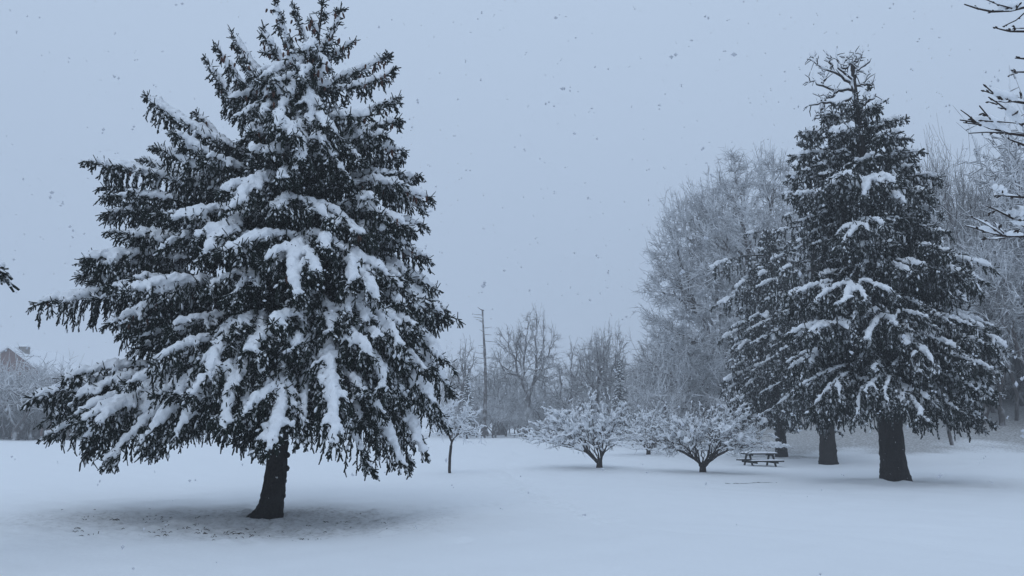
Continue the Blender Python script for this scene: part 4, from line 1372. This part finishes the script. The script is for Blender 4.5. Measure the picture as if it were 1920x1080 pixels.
# ------------------------------------------------------------------ trees standing just outside the frame whose branches reach in
def right_branch_tree():
    rng = np.random.default_rng(130)
    loc = np.array([4.35, 4.5, float(ground_z(4.35, 4.5))])
    root = empty('bare_tree', loc)
    tag(root, 'near bare tree at the right edge, snowy twigs reaching into the sky', 'tree', 'bare trees')
    ax = np.array([[0, 0, -0.2], [0.05, 0.02, 1.2], [-0.04, 0, 2.6], [0.05, 0.05, 4.2], [0, 0, 6.4]])
    mb = MB(); mb.tubes(ax, np.array([0.17, 0.14, 0.12, 0.09, 0.03]), 12); mb.build('trunk', M['twig'], root)
    BR = [   # list of (polyline px, depth, thickness px at the frame edge)
        (4.2, [(1990, 30), (1920, 14), (1895, 20), (1860, 22), (1832, 16), (1808, 8)], [[(1898, 16), (1870, 8), (1846, -2)], [(1920, 25), (1905, 38), (1880, 50)], [(1905, 18), (1912, 8)]], 4.5, [(1872, 1915, 8)]),
        (4.5, [(1990, 64), (1920, 59), (1895, 59), (1880, 56), (1862, 51)], [[(1920, 53), (1905, 53), (1897, 49)], [(1895, 59), (1887, 55)]], 3.5, []),
        (4.4, [(1990, 112), (1920, 110), (1903, 109)], [], 3.0, []),
        (4.3, [(1990, 134), (1920, 135), (1905, 135), (1897, 131)], [[(1908, 137), (1892, 141)]], 3.0, []),
        (4.0, [(1990, 200), (1920, 193), (1900, 190), (1878, 186), (1862, 174), (1846, 160)], [[(1862, 176), (1846, 171)], [(1905, 190), (1885, 192), (1872, 190)], [(1915, 185), (1912, 172)], [(1880, 187), (1874, 180)]], 4.2, [(1860, 1908, 9)]),
        (4.1, [(1990, 262), (1920, 236), (1905, 226), (1890, 208), (1872, 194), (1853, 182)], [[(1870, 196), (1854, 191)], [(1898, 216), (1907, 212)], [(1886, 204), (1871, 202)]], 4.2, [(1884, 1918, 8)]),
        (3.9, [(1990, 268), (1920, 254), (1890, 250), (1872, 236), (1858, 224), (1836, 198)], [[(1862, 228), (1842, 226)], [(1870, 228), (1895, 230), (1915, 232)], [(1852, 218), (1842, 212)]], 4.4, [(1852, 1896, 6)]),
        (3.95, [(1990, 262), (1920, 252), (1880, 246), (1855, 240), (1832, 230), (1800, 225)], [[(1830, 229), (1815, 216), (1801, 206)], [(1840, 234), (1806, 230)], [(1890, 249), (1850, 248), (1816, 250)]], 4.4, [(1828, 1876, 9)]),
        (4.2, [(1990, 296), (1920, 272), (1905, 266), (1891, 261)], [], 3.5, []),
        (3.8, [(1990, 372), (1920, 370), (1905, 369), (1885, 367), (1870, 357)], [[(1885, 367), (1868, 366)]], 3.8, [(1864, 1886, 7)]),
        (3.9, [(1990, 440), (1920, 424), (1900, 410), (1880, 400), (1865, 392), (1848, 386)], [[(1920, 413), (1900, 412)], [(1868, 394), (1852, 400)]], 3.8, [(1902, 1925, 16)]),
        (3.7, [(1990, 446), (1920, 443), (1885, 443), (1860, 437), (1835, 430), (1810, 423)], [[(1880, 441), (1850, 420), (1822, 407)], [(1886, 442), (1872, 426), (1863, 416)], [(1885, 446), (1868, 448), (1848, 448)], [(1912, 430), (1908, 431)]], 4.4, [(1838, 1880, 6), (1880, 1920, 5)]),
    ]
    for (Y, pl, subs, th, drifts) in BR:
        w, sn = MB(), MB()
        Pm = np.array([pt(x, y, Y) for (x, y) in pl]) - loc
        att = Pm[0].copy(); att[:2] *= 0.12; att[2] -= 0.35 * np.linalg.norm(Pm[0][:2])
        pts = np.vstack([[att], Pm])
        r0 = th / F * Y / 2
        rr = np.concatenate([[r0 * 2.6, r0 * 1.9], np.linspace(r0 * 1.25, r0 * 0.55, len(Pm) - 1)])
        w.tubes(pts, rr, 6)
        pix = np.array(pl[1:], float)
        allpoly = [(pts[2:], rr[2:])]
        for sb in subs:
            P2 = np.array([pt(x, y, Y - 0.03) for (x, y) in sb]) - loc
            w.tubes(P2, np.linspace(r0 * 0.7, r0 * 0.4, len(P2)), 5)
            allpoly.append((P2, np.full(len(P2), r0 * 0.5)))
        # buds
        for (pp, _) in allpoly:
            for _k in range(max(2, len(pp))):
                q, d = interp_poly(pp, np.array([rng.uniform(0.05, 1.0)]))
                dv = unit(d[0] + rng.normal(0, 0.6, 3)) * 0.022
                w.tubes(np.array([q[0], q[0] + dv * 0.5, q[0] + dv]), np.array([0.003, 0.006, 0.002]), 5)
        br = w.build('branch', M['twig'], root)
        # snow lying on the branch
        for (x0, x1, hpx) in drifts:
            o = np.argsort(pix[:, 0]); xs = np.linspace(x0, x1, 12); ys = np.interp(xs, pix[o, 0], pix[o, 1])
            W = hpx / F * Y * (0.35 + 0.65 * np.sin(np.linspace(0.15, 3.0, 12)) ** 0.6) * rng.uniform(0.8, 1.2, 12) * 1.15
            W[0] = W[-1] = 0.002
            C = np.array([pt(x, y, Y) for x, y in zip(xs, ys)]) - loc + np.array([0, 0, 1.0]) * (W * 0.85)[:, None]
            sn.tubes(C, W, 9)
        for (pp, r1) in allpoly:
            W = 0.006 * rng.uniform(0.3, 1.3, len(pp)); W[0] = W[-1] = 0.001
            sn.tubes(pp + np.array([0, 0, 1.0]) * (r1 + W * 0.3)[:, None], W, 6)
        sn.build('snow', M['snow'], br)


right_branch_tree()


def left_edge_spruce():
    rng = np.random.default_rng(140)
    loc = np.array([-8.15, 8.4, float(ground_z(-8.15, 8.4))])
    root = empty('spruce_tree', loc)
    tag(root, 'spruce outside the left picture edge, one snowy bough tip showing', 'tree', 'spruce trees')
    H = 5.4
    ax = np.array([[0, 0, -0.2], [0, 0, 1.5], [0.03, 0, 3.5], [0, 0, H]])
    mb = MB(); mb.tubes(ax, np.array([0.15, 0.12, 0.08, 0.02]), 12); mb.build('trunk', M['bark'], root)
    jobs = [(pt(-26, 503, 8.3), 1.6), (pt(-34, 470, 8.3), 1.2)]
    for k in range(34):
        f = k / 34; z = 1.0 + 4.1 * f; R = 1.9 * (1 - f) ** 0.8 * rng.uniform(0.75, 1) + 0.12; a = k * 2.399
        T = loc + np.array([math.cos(a) * R, math.sin(a) * R, z - 0.25 * R])
        if math.cos(a) > 0.3: T[0] = loc[0] + math.cos(a) * R * 0.72
        jobs.append((T, 1.0))
    for (T, hv) in jobs:
        d = math.hypot(T[0] - loc[0], T[1] - loc[1])
        B = np.array([loc[0], loc[1], min(T[2] + 0.15 * d, loc[2] + H * 0.97)])
        link_bough(bough(rng, B, T, 0.05, hv, 1.0, 0.5, 1.0, 0, 0.1, 0.3, 0.02, 0.6, False), root, loc, M['needle'], 0.045)


left_edge_spruce()
run_remesh()


# ------------------------------------------------------------------ small things on the snow
def grass_tips():
    rng = np.random.default_rng(150)
    mb = MB()
    for _ in range(95):
        px = rng.normal(430, 130); py = rng.normal(992, 13)
        if rng.random() < 0.25: px = rng.uniform(60, 330); py = rng.normal(955, 14)
        if not 930 < py < 1040: continue
        Y = dist_for_row(py); p = base_at(px, Y); p[2] -= 0.045
        for k in range(rng.integers(1, 4)):
            d = unit(np.array([rng.normal(0, 1), rng.normal(0, 0.6), rng.uniform(0.02, 0.18)])) * rng.uniform(0.03, 0.09)
            a = p + rng.normal(0, 1, 3) * np.array([0.05, 0.05, 0.0])
            mb.tubes(np.array([a, a + d * 0.5 + [0, 0, 0.015], a + d]), np.array([0.006, 0.006, 0.002]), 3)
    tag(mb.build('grass', M['grass']), 'dark grass tips poking through thin snow below the near spruce', 'grass', None, 'stuff')


grass_tips()


def fallen_twig():
    rng = np.random.default_rng(160)
    loc = base_at(1412, dist_for_row(907))
    root = MB()
    for (o, a, l) in ((0, 0.05, 0.95), (-0.5, -0.06, 0.6), (0.45, 0.16, 0.5), (0.1, 0.4, 0.3)):
        x = np.linspace(-l / 2, l / 2, 7)
        P = np.stack([o + x, x * a + rng.normal(0, 0.012, 7), 0.0 + rng.normal(0, 0.009, 7)], -1)
        P[:, 2] += ground_z(loc[0] + P[:, 0], loc[1] + P[:, 1]) - loc[2]
        root.tubes(P, np.full(7, 0.007), 5)
    o = root.build('fallen_branch', M['twig'])
    o.location = tuple(loc)
    tag(o, 'thin dark fallen branch lying on the snow left of the thick trunk', 'branch')


fallen_twig()


def snowfall():
    rng = np.random.default_rng(170)
    ico_v = np.array([(1, 0, 0), (-1, 0, 0), (0, 1, 0), (0, -1, 0), (0, 0, 1), (0, 0, -1)], float)
    ico_f = np.array([(0, 2, 4), (2, 1, 4), (1, 3, 4), (3, 0, 4), (2, 0, 5), (1, 2, 5), (3, 1, 5), (0, 3, 5)])
    mb = MB()
    n = 4200
    y = 1.9 + 22 * rng.random(n) ** 0.95
    x = rng.uniform(-1, 1, n) * (y * 0.85 + 1.0)
    z = rng.uniform(0.2, 1, n) ** 1.0 * (y * 0.62 + 2.6)
    for k in range(n):
        s = rng.uniform(0.004, 0.013) * (1.0 if y[k] > 4 else 0.75)
        for j in range(rng.integers(1, 3)):
            c = np.array([x[k], y[k], z[k]]) + rng.normal(0, s * 0.9, 3)
            mb.add(c + ico_v * s * rng.uniform(0.5, 1.1, 3) * rng.uniform(0.7, 1.3, (6, 1)), None, ico_f)
    tag(mb.build('falling_snow', M['flake']), 'loose snowflakes drifting down through the air', 'snowflakes', None, 'stuff')


snowfall()


# ------------------------------------------------------------------ haze
def haze():
    mb = MB()
    mb.box((0, 0, 17.0), (900, 900, 40.0))
    m = bpy.data.materials.new('snowy_haze'); m.use_nodes = True
    n, l = m.node_tree.nodes, m.node_tree.links
    n.clear()
    pv = n.new('ShaderNodeVolumePrincipled')
    pv.inputs['Color'].default_value = (0.95, 0.96, 0.98, 1)
    pv.inputs['Density'].default_value = HAZE_DENSITY
    out = n.new('ShaderNodeOutputMaterial')
    l.new(pv.outputs[0], out.inputs['Volume'])
    o = mb.build('haze', m, None, False)
    tag(o, 'pale snowy haze filling the air', 'haze', None, 'stuff')


haze()
